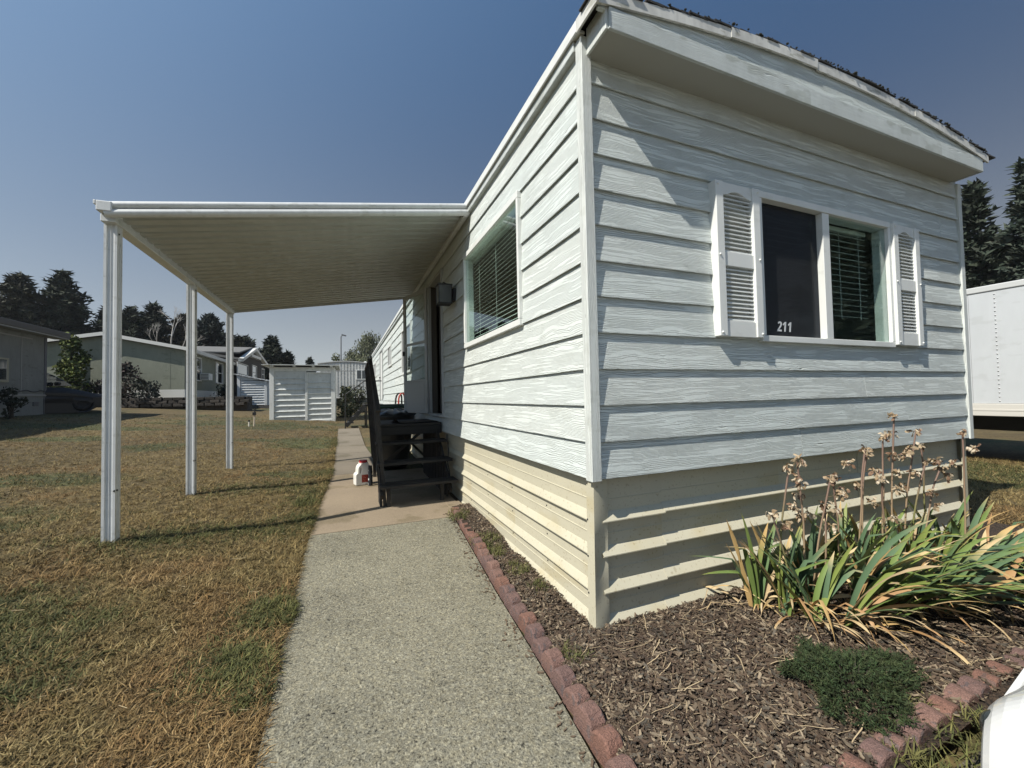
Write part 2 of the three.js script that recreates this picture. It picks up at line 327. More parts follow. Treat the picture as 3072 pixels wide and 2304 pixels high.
// lap siding boards, each its own piece
{
  const R = rng(11);
  const board = (front, a, b, y0, y1, full) => {
    const lip = 0.021, top = 0.003, len = b - a;
    const pts = [[0, 0.018], [lip - 0.009, 0.018], [lip - 0.009, 0], [lip, 0], [lip, 0.006], [full ? top : top + (lip - top) * 0.0, y1 - y0], [0, y1 - y0]];
    const s = new THREE.Shape(pts.map(p => new THREE.Vector2(p[0], p[1])));
    let g = new THREE.ExtrudeGeometry(s, { depth: len, bevelEnabled: false });
    // profile x = out of the wall, profile y = up, depth = along
    if (front) g.applyMatrix4(new THREE.Matrix4().makeBasis(V(0, 0, 1), V(0, 1, 0), V(-1, 0, 0))).translate(b, y0, -BASE);
    else g.applyMatrix4(new THREE.Matrix4().makeBasis(V(-1, 0, 0), V(0, 1, 0), V(0, 0, -1))).translate(BASE, y0, b);
    g = uvm(g, Math.floor(R() * 40) * 0.31, Math.floor(R() * 30) * 0.137);
    mesh('siding_board', g, M.siding[Math.floor(R() * 3)], home, false);
  };
  const run = (front, u0, u1, opens, joints, kTop, yTop) => {
    for (let k = 0; k <= kTop; k++) {
      const y0 = courseY(k), y1 = Math.min(yTop, courseY(k + 1) + 0.012);
      const cuts = [u0, u1, ...joints(k)], gaps = opens.filter(o => k >= o.k0 && k < o.k1);
      for (const g of gaps) cuts.push(g.u0, g.u1);
      cuts.sort((a, b) => a - b);
      for (let i = 0; i < cuts.length - 1; i++) {
        const a = cuts[i], b = cuts[i + 1], m = (a + b) / 2;
        if (b - a < 0.01 || m < u0 || m > u1 || gaps.some(g => m > g.u0 && m < g.u1)) continue;
        const e0 = joints(k).includes(a) ? 0.0013 : 0, e1 = joints(k).includes(b) ? 0.0013 : 0;
        board(front, a + e0, b - e1, y0, y1, true);
      }
    }
  };
  const fj = { 0: [1.8], 3: [3.41], 9: [3.865], 6: [3.2], 2: [2.6] };
  run(true, BASE, HW - BASE, frontOpen, k => fj[k] || [], 11, 3.36);
  run(false, HL + 0.03, -BASE, sideOpen, k => [0, 1, 2, 3].map(n => -3.05 - n * 4.88 - (k * 1.37) % 3.6), 11, 3.40);
}
// corner trims
{
  const trim = (x0, x1, z0, z1, y0, y1) => RB(x0, x1, y0, y1, z0, z1, 0.004);
  mesh('corner_trim', [RB(0, 0.064, 0.857, 3.41, -0.03, 0, 0.004)], M.trim, home);
  mesh('corner_trim', [RB(0, 0.03, 0.857, 3.41, -0.066, -0.0305, 0.003)], M.trim, home);
  mesh('corner_trim', [RB(HW - 0.064, HW, 0.857, 3.3, -0.03, 0, 0.004), RB(HW - 0.03, HW, 0.857, 3.3, -0.066, -0.0305, 0.003)], M.trim, home);
  mesh('corner_trim', [RB(0, 0.03, 0.857, 3.4, HL, HL + 0.066, 0.003)], M.trim, home);
}
// eave overhang box, gable panel, rake and roof
const OZ = 0.2, OX0 = 0.05, OX1 = 4.11;
const roofY = (x) => { const t = (x - 2.05) / 2.07; return 3.632 - 0.165 * Math.pow(Math.abs(t), 2.0); };
{
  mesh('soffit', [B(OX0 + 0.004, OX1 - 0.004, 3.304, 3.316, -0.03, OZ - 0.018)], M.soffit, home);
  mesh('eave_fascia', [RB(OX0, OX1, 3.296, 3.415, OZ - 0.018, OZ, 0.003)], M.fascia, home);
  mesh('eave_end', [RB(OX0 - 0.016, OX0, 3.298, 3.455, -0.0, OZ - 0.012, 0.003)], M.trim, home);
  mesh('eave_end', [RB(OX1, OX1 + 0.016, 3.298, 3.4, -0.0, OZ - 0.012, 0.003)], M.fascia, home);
  // gable panel set back behind the fascia, rising to the bowed rake
  const pts = [[-0.01, 3.4]]; for (let i = 0; i <= 40; i++) { const x = -0.01 + i / 40 * 4.15; pts.push([x, roofY(x) - 0.03]); } pts.push([4.14, 3.38]);
  mesh('gable_panel', prism(pts, 0.02, 'z').translate(0, 0, OZ - 0.034), M.siding[1], home);
  // rake trim in four lengths, the ends a little out of line
  for (const [a, b, dz, dy] of [[-0.035, 0.95, 0.016, 0], [0.95, 1.78, 0.02, 0.004], [1.78, 3.0, 0.014, -0.004], [3.0, 4.2, 0.017, 0]]) {
    const n = 12, top = [], bot = [];
    for (let i = 0; i <= n; i++) { const x = a + (b - a) * i / n; top.push([x, roofY(x) + dy]); bot.push([x, roofY(x) - 0.062 + dy]); }
    mesh('rake_trim', prism([...top, ...bot.reverse()], 0.012, 'z').translate(0, 0, OZ - 0.022 + dz), M.rake, home);
  }
  const n = 36, top = [], bot = []; for (let i = 0; i <= n; i++) { const x = -0.02 + 4.22 * i / n; top.push([x, roofY(x) + 0.009]); bot.push([x, roofY(x) + 0.001]); }
  const roof = mesh('roof', prism([...top, ...bot.reverse()], OZ - 0.004 - HL + 0.09, 'z').translate(0, 0, HL - 0.09), M.shingle, home);
  // ragged shingle edge with moss
  const R = rng(77), sh = [], ms = [];
  for (let x = -0.05; x < 4.2; x += 0.06 + R() * 0.09) { const w = 0.08 + R() * 0.08; sh.push(B(x, x + w, roofY(x + w / 2) + 0.004, roofY(x + w / 2) + 0.011 + R() * 0.006, 0.06, OZ + 0.004 + R() * 0.014).rotateZ(0)); }
  for (let i = 0; i < 220; i++) { const x = 0.1 + Math.pow(R(), 0.7) * 4.08, s = 0.003 + R() * R() * 0.011; ms.push(new THREE.IcosahedronGeometry(s, 0).scale(1.3, 0.9, 1).translate(x, roofY(x) + 0.018 + R() * 0.006, OZ - 0.005 + R() * 0.02)); }
  mesh('shingle_edge', sh, M.shingle, roof); mesh('moss', ms, M.moss, roof);
  // eave trim along the long wall
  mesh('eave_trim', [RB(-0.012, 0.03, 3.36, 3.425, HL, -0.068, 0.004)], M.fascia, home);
  mesh('drip_edge', [RB(-0.032, -0.021, 3.42, 3.488, HL, -0.005, 0.003), RB(-0.0205, 0.03, 3.427, 3.446, HL, -0.005, 0.004)], M.white, home);
  mesh('eave_trim', [RB(-0.034, -0.0215, 3.405, 3.486, -0.0, OZ + 0.026, 0.003)], M.rake, home);
}
// front window, shutters, blinds
function slatBlind(parent, front, u0, u1, y0, y1, depth, n, tilt, mat = M.blind) {
  const g = sub('window_blind', parent), w = u1 - u0, sl = new THREE.BoxGeometry(front ? w : 0.024, 0.0022, front ? 0.024 : w);
  for (let i = 0; i < n; i++) {
    const y = y0 + (y1 - y0) * (i + 0.5) / n, m = new THREE.Mesh(sl, mat); m.name = 'slat'; m.castShadow = m.receiveShadow = true;
    if (front) { m.position.set((u0 + u1) / 2, y, depth); m.rotation.x = tilt; } else { m.position.set(depth, y, (u0 + u1) / 2); m.rotation.z = tilt; }
    g.add(m);
  }
  const cords = [];
  for (const t of [0.15, 0.5, 0.85]) cords.push(front ? B(u0 + w * t - 0.002, u0 + w * t + 0.002, y0, y1, depth + 0.014, depth + 0.016) : B(depth - 0.016, depth - 0.014, y0, y1, u0 + w * t - 0.002, u0 + w * t + 0.002));
  mesh('cord', cords, mat, g);
  mesh('rail', [front ? B(u0, u1, y1, y1 + 0.035, depth - 0.015, depth + 0.015) : B(depth - 0.015, depth + 0.015, y1, y1 + 0.035, u0, u1)], mat, g);
}
{
  const { u0, u1, k0, k1 } = frontOpen[0], y0 = courseY(k0), y1 = courseY(k1), zf = 0.012, zb = -0.11, fw = 0.045;
  const w = sub('window', home);
  mesh('frame', [RB(u0 - 0.012, u1 + 0.012, y0 - 0.012, y0 + fw - 0.014, zb, zf, 0.004), RB(u0 - 0.012, u1 + 0.012, y1 - fw, y1 + 0.004, zb, zf, 0.004), RB(u0 - 0.012, u0 + fw - 0.02, y0 + fw - 0.012, y1 - fw - 0.002, zb, zf, 0.004), RB(u1 - fw + 0.02, u1 + 0.012, y0 + fw - 0.012, y1 - fw - 0.002, zb, zf, 0.004)], M.white, w);
  mesh('mullion', [RB(2.105, 2.185, y0 + fw - 0.012, y1 - fw - 0.002, -0.075, zf - 0.006, 0.004)], M.white, w);
  const a = u0 + fw - 0.02, b = u1 - fw + 0.02, ya = y0 + fw - 0.012, yb = y1 - fw - 0.002;
  // left sash: stands back behind the insect screen
  mesh('sash', [RB(a + 0.055, a + 0.085, ya, yb, -0.085, -0.06, 0.002), RB(a + 0.085, 2.105, yb - 0.04, yb, -0.085, -0.06, 0.002), RB(a + 0.085, 2.105, ya, ya + 0.02, -0.085, -0.06, 0.002)], std(lin(0.2, 0.21, 0.21), 0.5), w);
  mesh('insect_screen', [B(a + 0.03, 2.105, ya, yb, -0.042, -0.041)], M.screen, w);
  mesh('pane', [B(a + 0.085, 2.105, ya + 0.02, yb - 0.04, -0.078, -0.074)], M.glass, w);
  mesh('pane', [B(2.185, b, ya, yb, -0.02, -0.016)], M.glass, w);
  slatBlind(home, true, a + 0.02, 2.13, ya + 0.2, yb - 0.03, -0.15, 15, 0.3);
  slatBlind(home, true, 2.17, b - 0.03, ya + 0.2, yb - 0.03, -0.15, 15, 0.3);
  // house number on the screen
  const font = await new FontLoader().loadAsync('fonts/droid/droid_sans_bold.typeface.json');
  const tg = new TextGeometry('211', { font, size: 0.072, depth: 0.001, curveSegments: 5 });
  tg.applyMatrix4(new THREE.Matrix4().makeShear(0, 0, 0.14, 0, 0, 0)).translate(1.61, 1.775, -0.0395);
  mesh('house_number', tg, std(lin(0.55, 0.57, 0.58), 0.6), w);
  for (const [s0, s1] of [[0.975, 1.385], [2.995, 3.385]]) {
    const sh = sub('shutter', home), z0 = -0.03, z1 = 0.03, yb0 = 1.708, yb1 = 2.735, st = 0.068, ym = yb0 + 0.5 * (yb1 - yb0) + 0.0;
    mesh('stile', [RB(s0, s0 + st, yb0, yb1, z0, z1 + 0.004, 0.006)], M.white, sh);
    mesh('stile', [RB(s1 - st, s1, yb0, yb1, z0, z1 + 0.004, 0.006)], M.white, sh);
    mesh('rail', [RB(s0 + st, s1 - st, yb0, yb0 + 0.105, z0, z1 - 0.006, 0.003)], M.white, sh);
    mesh('rail', [RB(s0 + st, s1 - st, ym - 0.045, ym + 0.05, z0, z1 - 0.006, 0.003)], M.white, sh);
    const sp = new THREE.Shape(), a = s0 + st, b = s1 - st; sp.moveTo(a, yb1); sp.lineTo(b, yb1); sp.lineTo(b, yb1 - 0.085);
    sp.quadraticCurveTo(b - 0.05, yb1 - 0.08, b - 0.08, yb1 - 0.062); sp.quadraticCurveTo((a + b) / 2, yb1 - 0.04, a + 0.08, yb1 - 0.062); sp.quadraticCurveTo(a + 0.05, yb1 - 0.08, a, yb1 - 0.085);
    mesh('rail', new THREE.ExtrudeGeometry(sp, { depth: 0.05, bevelEnabled: false }).translate(0, 0, z0), M.white, sh);
    mesh('back', [B(a, b, yb0 + 0.1, yb1 - 0.04, z0, z0 + 0.008)], M.white, sh);
    const slat = uvm(prism([[0, 0], [0.036, -0.008], [0.036, -0.002], [0.004, 0.02], [0, 0.02]].map(p => [p[0], p[1]]), b - a, 'x'));
    for (const [q0, q1] of [[yb0 + 0.105, ym - 0.045], [ym + 0.05, yb1 - 0.05]]) {
      const n = Math.round((q1 - q0) / 0.029);
      for (let i = 0; i < n; i++) { const m = new THREE.Mesh(slat, M.white); m.name = 'slat'; m.castShadow = m.receiveShadow = true; m.position.set(a, q0 + (q1 - q0) * (i + 0.4) / n, z0 + 0.008); sh.add(m); }
    }
    const sc = []; for (const x of [s0 + 0.02, s1 - 0.02]) for (const y of [yb0 + 0.025, ym + 0.02, yb1 - 0.025]) sc.push(new THREE.SphereGeometry(0.0085, 8, 6).translate(x, y, z1 + 0.004));
    mesh('screw', sc, M.white, sh);
  }
}
// windows and doors of the long wall
{
  const winL = (o, i) => {
    const w = sub('window', home), y0 = courseY(o.k0), y1 = courseY(o.k1), a = o.u0, b = o.u1, fw = 0.05, xo = -0.012, xi = 0.1;
    mesh('frame', [RB(xo, xi, y0 - 0.012, y0 + fw - 0.012, a - 0.012, b + 0.012, 0.004), RB(xo, xi, y1 - fw, y1 + 0.004, a - 0.012, b + 0.012, 0.004), RB(xo, xi, y0 + fw - 0.01, y1 - fw - 0.002, a - 0.012, a + fw - 0.02, 0.004), RB(xo, xi, y0 + fw - 0.01, y1 - fw - 0.002, b - fw + 0.03, b + 0.012, 0.004)], M.white, w);
    const za = a + fw - 0.02, zb = b - fw + 0.03, ya = y0 + fw - 0.012, yb = y1 - fw - 0.002;
    mesh('pane', [B(0.014, 0.018, ya, yb, za, zb)], i ? M.darkGlass : M.glass, w);
    if (i) mesh('sash', [RB(0.0, 0.0135, ya, yb, (za + zb) / 2 - 0.025, (za + zb) / 2 + 0.025, 0.003)], M.white, w);
    if (!i) slatBlind(home, false, za + 0.01, zb - 0.01, ya + 0.01, yb - 0.035, 0.11, 22, 0.62, M.blind);
  };
  winL(sideOpen[0], 0);
  for (const i of [2, 3, 5]) winL(sideOpen[i], i);
  // front door opening: frame, threshold, dark room beyond
  const d = sideOpen[1], y0 = courseY(1), y1 = courseY(11);
  mesh('door_frame', [RB(-0.01, 0.11, y0, y1, d.u1 - 0.035, d.u1 + 0.006, 0.003), RB(-0.01, 0.03, y0, y1, d.u0 - 0.006, d.u0 + 0.03, 0.003), RB(-0.01, 0.11, y1 - 0.04, y1, d.u0 + 0.051, d.u1 - 0.036, 0.003), RB(-0.03, 0.11, y0, y0 + 0.03, d.u0 + 0.051, d.u1 - 0.036, 0.003)], M.grayDoor, home);
  // main door standing open into the room
  mesh('inner_door', [B(0.15, 0.93, y0 + 0.04, y1 - 0.05, d.u0 + 0.06, d.u0 + 0.1)], std(lin(0.1, 0.1, 0.1), 0.6), home);
  // storm door, swung back towards the wall
  const sd = sub('storm_door', home); sd.position.set(-0.02, 0, d.u0 + 0.005); sd.rotation.y = THREE.MathUtils.degToRad(18.5);
  // local: hinge at z = 0, door runs to -z, thickness in x
  const L = 0.82, yb = y0 + 0.025, yt = y1 - 0.04, t = 0.03;
  mesh('stile', [RB(-t, 0, yb, yt, -0.07, 0, 0.004)], M.grayDoor, sd); mesh('stile', [RB(-t, 0, yb, yt, -L, -L + 0.07, 0.004)], M.grayDoor, sd);
  mesh('rail', [RB(-t, 0, yt - 0.07, yt, -L + 0.071, -0.071, 0.004)], M.grayDoor, sd);
  mesh('rail', [RB(-t, 0, yb + 1.14, yb + 1.18, -L + 0.071, -0.071, 0.004)], M.grayDoor, sd);
  mesh('panel', [RB(-t + 0.004, -0.004, yb, yb + 0.52, -L + 0.071, -0.071, 0.004), RB(-t - 0.002, 0, yb + 0.521, yb + 0.55, -L + 0.071, -0.071, 0.003), RB(-t - 0.001, -t + 0.003, yb + 0.04, yb + 0.48, -L + 0.1, -0.1, 0.001)], M.grayDoor, sd);
  mesh('pane', [B(-t / 2 - 0.002, -t / 2 + 0.002, yb + 0.55, yb + 1.14, -L + 0.07, -0.07)], M.clear, sd);
  mesh('pane', [B(-t / 2 - 0.002, -t / 2 + 0.002, yb + 1.18, yt - 0.07, -L + 0.07, -0.07)], M.clear, sd);
  mesh('handle', [RB(-t - 0.03, -t, yb + 0.98, yb + 1.06, -L + 0.02, -L + 0.05, 0.006)], M.black, sd);
  mesh('hinge', [RB(-t - 0.006, -t, yb + 0.15, yb + 0.25, -0.03, 0.004, 0.002), RB(-t - 0.006, -t, yb + 1.0, yb + 1.1, -0.03, 0.004, 0.002)], M.steel, sd);
  // back door
  const e = sideOpen[4];
  mesh('door', [RB(0.02, 0.06, courseY(2) + 0.03, courseY(11) - 0.05, e.u0 + 0.05, e.u1 - 0.05, 0.004)], M.white, home);
  mesh('door_frame', [RB(-0.015, 0.1, courseY(2), courseY(11), e.u1 - 0.045, e.u1 + 0.005, 0.003), RB(-0.015, 0.1, courseY(2), courseY(11), e.u0 - 0.005, e.u0 + 0.045, 0.003), RB(-0.015, 0.1, courseY(11) - 0.05, courseY(11), e.u0 + 0.046, e.u1 - 0.046, 0.003)], M.grayDoor, home);
  mesh('door_knob', [new THREE.SphereGeometry(0.032, 10, 8).translate(-0.02, 2.15, e.u0 + 0.14)], M.black, home);
}
// cream metal skirting: ribbed panels
{
  const ribs = [0.02, 0.208, 0.415, 0.612];
  const profile = (proud) => {                       // (out, y) from the top down
    const p = [[0, 0.9]];
    for (const c of [...ribs].reverse()) { p.push([0, c + 0.125], [0.003, c + 0.123], [0.003, c + 0.118], [0, c + 0.116], [0.0, c + 0.052], [proud * 0.2, c + 0.044], [proud, c + 0.006], [proud, c], [proud * 0.3, c - 0.004], [0, c - 0.008]); }
    p.push([0, -0.12]); return p;
  };
  const panel = (proud, len) => {
    const p = profile(proud), back = [...p].reverse().map(q => [q[0] - 0.004, q[1]]), s = new THREE.Shape([...p, ...back].map(q => new THREE.Vector2(q[0], q[1])));
    return new THREE.ExtrudeGeometry(s, { depth: len, bevelEnabled: false });
  };
  // front: two panels, the left one lapped a little lower
  const put = (a, b, z, y) => mesh('skirting_panel', uvm(panel(0.04, b - a).applyMatrix4(new THREE.Matrix4().makeBasis(V(0, 0, 1), V(0, 1, 0), V(-1, 0, 0))).translate(b, y, z), a * 1.7, 0), M.cream, home, false);
  put(0.1, 0.56, -0.094, -0.006); put(0.558, 2.6, -0.0985, 0.002); put(2.598, 4.17, -0.094, 0);
  for (const [a, b] of [[-0.08, -3.05], [-3.05, -6.1], [-6.1, -9.2], [-9.2, -12.3], [-12.3, -15.4], [-15.4, -18.9]])
    mesh('skirting_panel', uvm(panel(0.026, a - b).applyMatrix4(new THREE.Matrix4().makeBasis(V(-1, 0, 0), V(0, 1, 0), V(0, 0, -1))).translate(0.066, 0, a), 0, 0.4), M.cream, home, false);
  // corner flashings with a dented front flange
  const flash = (pts, zs) => { const g = new THREE.BufferGeometry(), t = []; const n = pts(0).length;
    for (let i = 0; i < zs.length - 1; i++) for (let j = 0; j < n - 1; j++) { const a = pts(zs[i])[j], b = pts(zs[i])[j + 1], c = pts(zs[i + 1])[j + 1], d = pts(zs[i + 1])[j]; const q = (v, y) => [v[0], y, v[1]]; t.push(...q(a, zs[i]), ...q(b, zs[i]), ...q(c, zs[i + 1]), ...q(a, zs[i]), ...q(c, zs[i + 1]), ...q(d, zs[i + 1])); }
    g.setAttribute('position', new THREE.Float32BufferAttribute(t, 3)); g.computeVertexNormals(); return g; };
  const ys = []; for (let y = -0.06; y <= 0.861; y += 0.023) ys.push(y);
  const dent = (y) => 0.016 * Math.exp(-(((y - 0.42) / 0.14) ** 2)) + 0.006 * Math.exp(-(((y - 0.2) / 0.08) ** 2));
  mesh('corner_flashing', flash(y => { const l = [[0.052, -0.13], [0.04 - 0.01 * (0.86 - y), -0.128], [0.038 - 0.01 * (0.86 - y), -0.048]]; for (let i = 1; i <= 8; i++) { const t = i / 8; l.push([0.038 - 0.01 * (0.86 - y) + 0.106 * t, -0.048 - 0.018 * t * t - dent(y) * Math.sin(Math.PI * Math.min(1, t * 0.9)) * 1.2]); } l.push([0.142, -0.094]); return l; }, ys), M.cream, home);
  mesh('corner_flashing', [B(4.16, 4.235, -0.06, 0.862, -0.062, -0.056), B(4.229, 4.235, -0.06, 0.862, -0.16, -0.0625)], M.cream, home);
  mesh('skirting_panel', [B(4.19, 4.196, -0.06, 0.86, HL + 0.1, -0.16)], M.cream, home);
  mesh('skirting_panel', [B(0.07, 4.19, -0.06, 0.86, HL + 0.06, HL + 0.066)], M.cream, home);
  const sc = []; const s = (x, y, z) => sc.push(new THREE.SphereGeometry(0.0058, 7, 5).translate(x, y, z));
  for (const y of [0.83, 0.62, 0.41, 0.2]) { s(0.039 - 0.01 * (0.86 - y), y, -0.118); s(0.128, y + 0.0, -0.07 - dent(y)); }
  for (const z of [-0.7, -1.35, -2.0, -2.6]) for (const y of [0.56, 0.36, 0.17]) s(0.0655, y, z);
  for (const [x, y] of [[0.37, 0.17], [0.4, 0.045], [1.4, 0.17], [2.3, 0.17], [1.5, 0.36]]) s(x, y, -0.093);
  mesh('screw', sc, M.screw, home);
  // bulkhead so that no light enters below the floor
  mesh('floor', [B(0.12, 4.1, 0.8, 0.85, HL + 0.15, -0.15)], M.inner, home);
}
// wall lantern
{
  const l = thing('wall_lantern', 'small dark metal wall lantern with glass sides beside the front door', 'lantern', [0, 0, 0]);
  const x0 = -0.2, x1 = -0.045, y0 = 2.51, y1 = 2.72, z0 = -3.09, z1 = -2.94;
  mesh('back_plate', [RB(-0.02, 0.02, 2.54, 2.7, -3.07, -2.96, 0.006), RB(-0.05, -0.02, 2.6, 2.64, -3.03, -3.0, 0.004)], M.black, l);
  mesh('cap', [RB(x0 - 0.012, x1 + 0.012, y1, y1 + 0.02, z0 - 0.012, z1 + 0.012, 0.006), new THREE.ConeGeometry(0.06, 0.04, 4).rotateY(Math.PI / 4).translate((x0 + x1) / 2, y1 + 0.04, (z0 + z1) / 2)], M.black, l);
  mesh('base', [RB(x0 - 0.008, x1 + 0.008, y0 - 0.016, y0, z0 - 0.008, z1 + 0.008, 0.004)], M.black, l);
  const bars = []; for (const x of [x0, x1]) for (const z of [z0, z1]) bars.push(B(x - 0.006, x + 0.006, y0, y1, z - 0.006, z + 0.006));
  mesh('cage', bars, M.black, l);
  mesh('pane', [B(x0 - 0.001, x0 + 0.001, y0, y1, z0 + 0.006, z1 - 0.006), B(x0 + 0.006, x1 - 0.006, y0, y1, z1 - 0.001, z1 + 0.001), B(x0 + 0.006, x1 - 0.006, y0, y1, z0 - 0.001, z0 + 0.001)], new THREE.MeshPhysicalMaterial({ color: lin(0.3, 0.32, 0.3), transmission: 0.8, thickness: 0, roughness: 0.35 }), l);
  mesh('bulb', [new THREE.SphereGeometry(0.025, 10, 8).scale(1, 1.4, 1).translate((x0 + x1) / 2, 2.6, (z0 + z1) / 2)], std(lin(0.7, 0.7, 0.66), 0.3), l);
}
// armchair seen through the front window
{
  const c = thing('armchair', 'pale rounded armchair standing inside behind the front window', 'armchair', [2.62, 1.06, -0.62], 0.5);
  const m = std(lin(0.45, 0.43, 0.39), 0.9);
  const sp = new THREE.Shape(); sp.moveTo(-0.32, 0); sp.lineTo(0.32, 0); sp.lineTo(0.32, 0.62); sp.quadraticCurveTo(0.3, 0.92, 0, 0.93); sp.quadraticCurveTo(-0.3, 0.92, -0.32, 0.62); sp.lineTo(-0.32, 0);
  mesh('backrest', new THREE.ExtrudeGeometry(sp, { depth: 0.1, bevelEnabled: true, bevelSize: 0.03, bevelThickness: 0.03, bevelSegments: 3 }).translate(0, 0.05, 0.12), m, c);
  mesh('seat', [RB(-0.3, 0.3, 0.22, 0.42, -0.45, 0.1, 0.05, 3)], m, c);
  for (const x of [-0.26, 0.26]) for (const z of [-0.4, 0.15]) mesh('leg', [rod(V(x, 0, z), V(x, 0.22, z), 0.02)], M.black, c);
}
// ---------------------------------------------------------------- porch canopy on three posts
{
  const c = thing('porch_canopy', 'white aluminium porch canopy on three posts joined to the long wall', 'canopy');
  const xo = -3.03, zf = -2.32, zr = -6.3;
  const yAt = (x) => 3.37 + (x / xo) * -0.47;          // underside height
  const ang = Math.atan2(0.47, -xo);
  // roof pans: ribbed sheets running out from the wall
  const pans = 13, pw = (zf - zr) / pans;
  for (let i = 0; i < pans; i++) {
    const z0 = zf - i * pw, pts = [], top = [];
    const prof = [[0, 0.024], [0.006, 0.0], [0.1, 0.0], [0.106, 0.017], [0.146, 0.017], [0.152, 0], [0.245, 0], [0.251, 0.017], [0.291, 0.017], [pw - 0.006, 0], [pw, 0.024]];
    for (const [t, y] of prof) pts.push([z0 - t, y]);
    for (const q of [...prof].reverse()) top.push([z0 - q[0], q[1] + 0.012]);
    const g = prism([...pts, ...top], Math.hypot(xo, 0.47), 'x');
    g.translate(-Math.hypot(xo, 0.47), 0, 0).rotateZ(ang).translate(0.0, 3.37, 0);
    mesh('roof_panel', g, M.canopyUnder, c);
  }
  // front edge: double roll fascia
  const roll = (z, dz) => { const s = []; const f = (y, r) => { for (let k = -4; k <= 4; k++) { const a = k / 4 * Math.PI / 2; s.push([z + dz * (0.006 + r * Math.cos(a) * 0.9), y + r * Math.sin(a)]); } }; s.push([z, -0.012]); f(0.022, 0.03); s.push([z + dz * 0.004, 0.057]); f(0.088, 0.028); s.push([z, 0.122]); return s; };
  const edge = (z, dz, mat) => { let p = roll(z, dz); const g = prism(p, Math.hypot(xo, 0.47) + 0.03, 'x'); g.translate(-Math.hypot(xo, 0.47) - 0.02, 0, 0).rotateZ(ang).translate(0, 3.345, 0); return mesh('fascia', g, mat, c); };
  edge(zf + 0.002, 1, M.canopyWhite); edge(zr - 0.002, -1, M.canopyWhite);
  // outer beam and gutter along the posts
  mesh('gutter', [RB(-3.1, xo + 0.03, 2.902, 2.985, zr - 0.04, zf + 0.04, 0.008), RB(-3.116, -3.099, 2.95, 2.985, zr - 0.04, zf + 0.04, 0.005)], M.canopyWhite, c);
  mesh('beam', [RB(-3.1, -3.0, 2.84, 2.9, zr + 0.01, zf - 0.03, 0.006)], M.canopyWhite, c);
  mesh('wall_rail', [RB(-0.05, -0.002, 3.325, 3.365, zr, zf, 0.004)], M.canopyWhite, c);
  // square posts with a channel in every face
  const h = 0.044, s = new THREE.Shape(); const face = (rot) => { for (const [a, b] of [[-h, h], [-0.026, h], [-0.02, h - 0.009], [-0.004, h - 0.009], [0, h - 0.005], [0.004, h - 0.009], [0.02, h - 0.009], [0.026, h]]) { const ca = Math.cos(rot), sa = Math.sin(rot); const x = a * ca + b * sa, y = -a * sa + b * ca; if (!s.curves.length && !s._st) { s.moveTo(x, y); s._st = 1; } else s.lineTo(x, y); } };
  for (let k = 0; k < 4; k++) face(k * Math.PI / 2);
  for (const z of [-2.455, -4.37, -6.24]) {
    const x = -3.058, y0 = G(x, z) - 0.06, y1 = 2.84, g = new THREE.ExtrudeGeometry(s, { depth: y1 - y0, bevelEnabled: false });
    g.rotateX(-Math.PI / 2).translate(x, y0, z);
    const p = mesh('post', g, M.canopyWhite, c);
    mesh('screw', [0.19, 0.21].map((d, i) => new THREE.SphereGeometry(0.008, 8, 6).translate(x + (i ? 0.046 : 0.038), G(x, z) + 0.42 * 1, z + (i ? 0.02 : 0.046))).concat([new THREE.SphereGeometry(0.008, 8, 6).translate(x + 0.045, 2.77, z + 0.02)]), M.screw, p);
  }
}
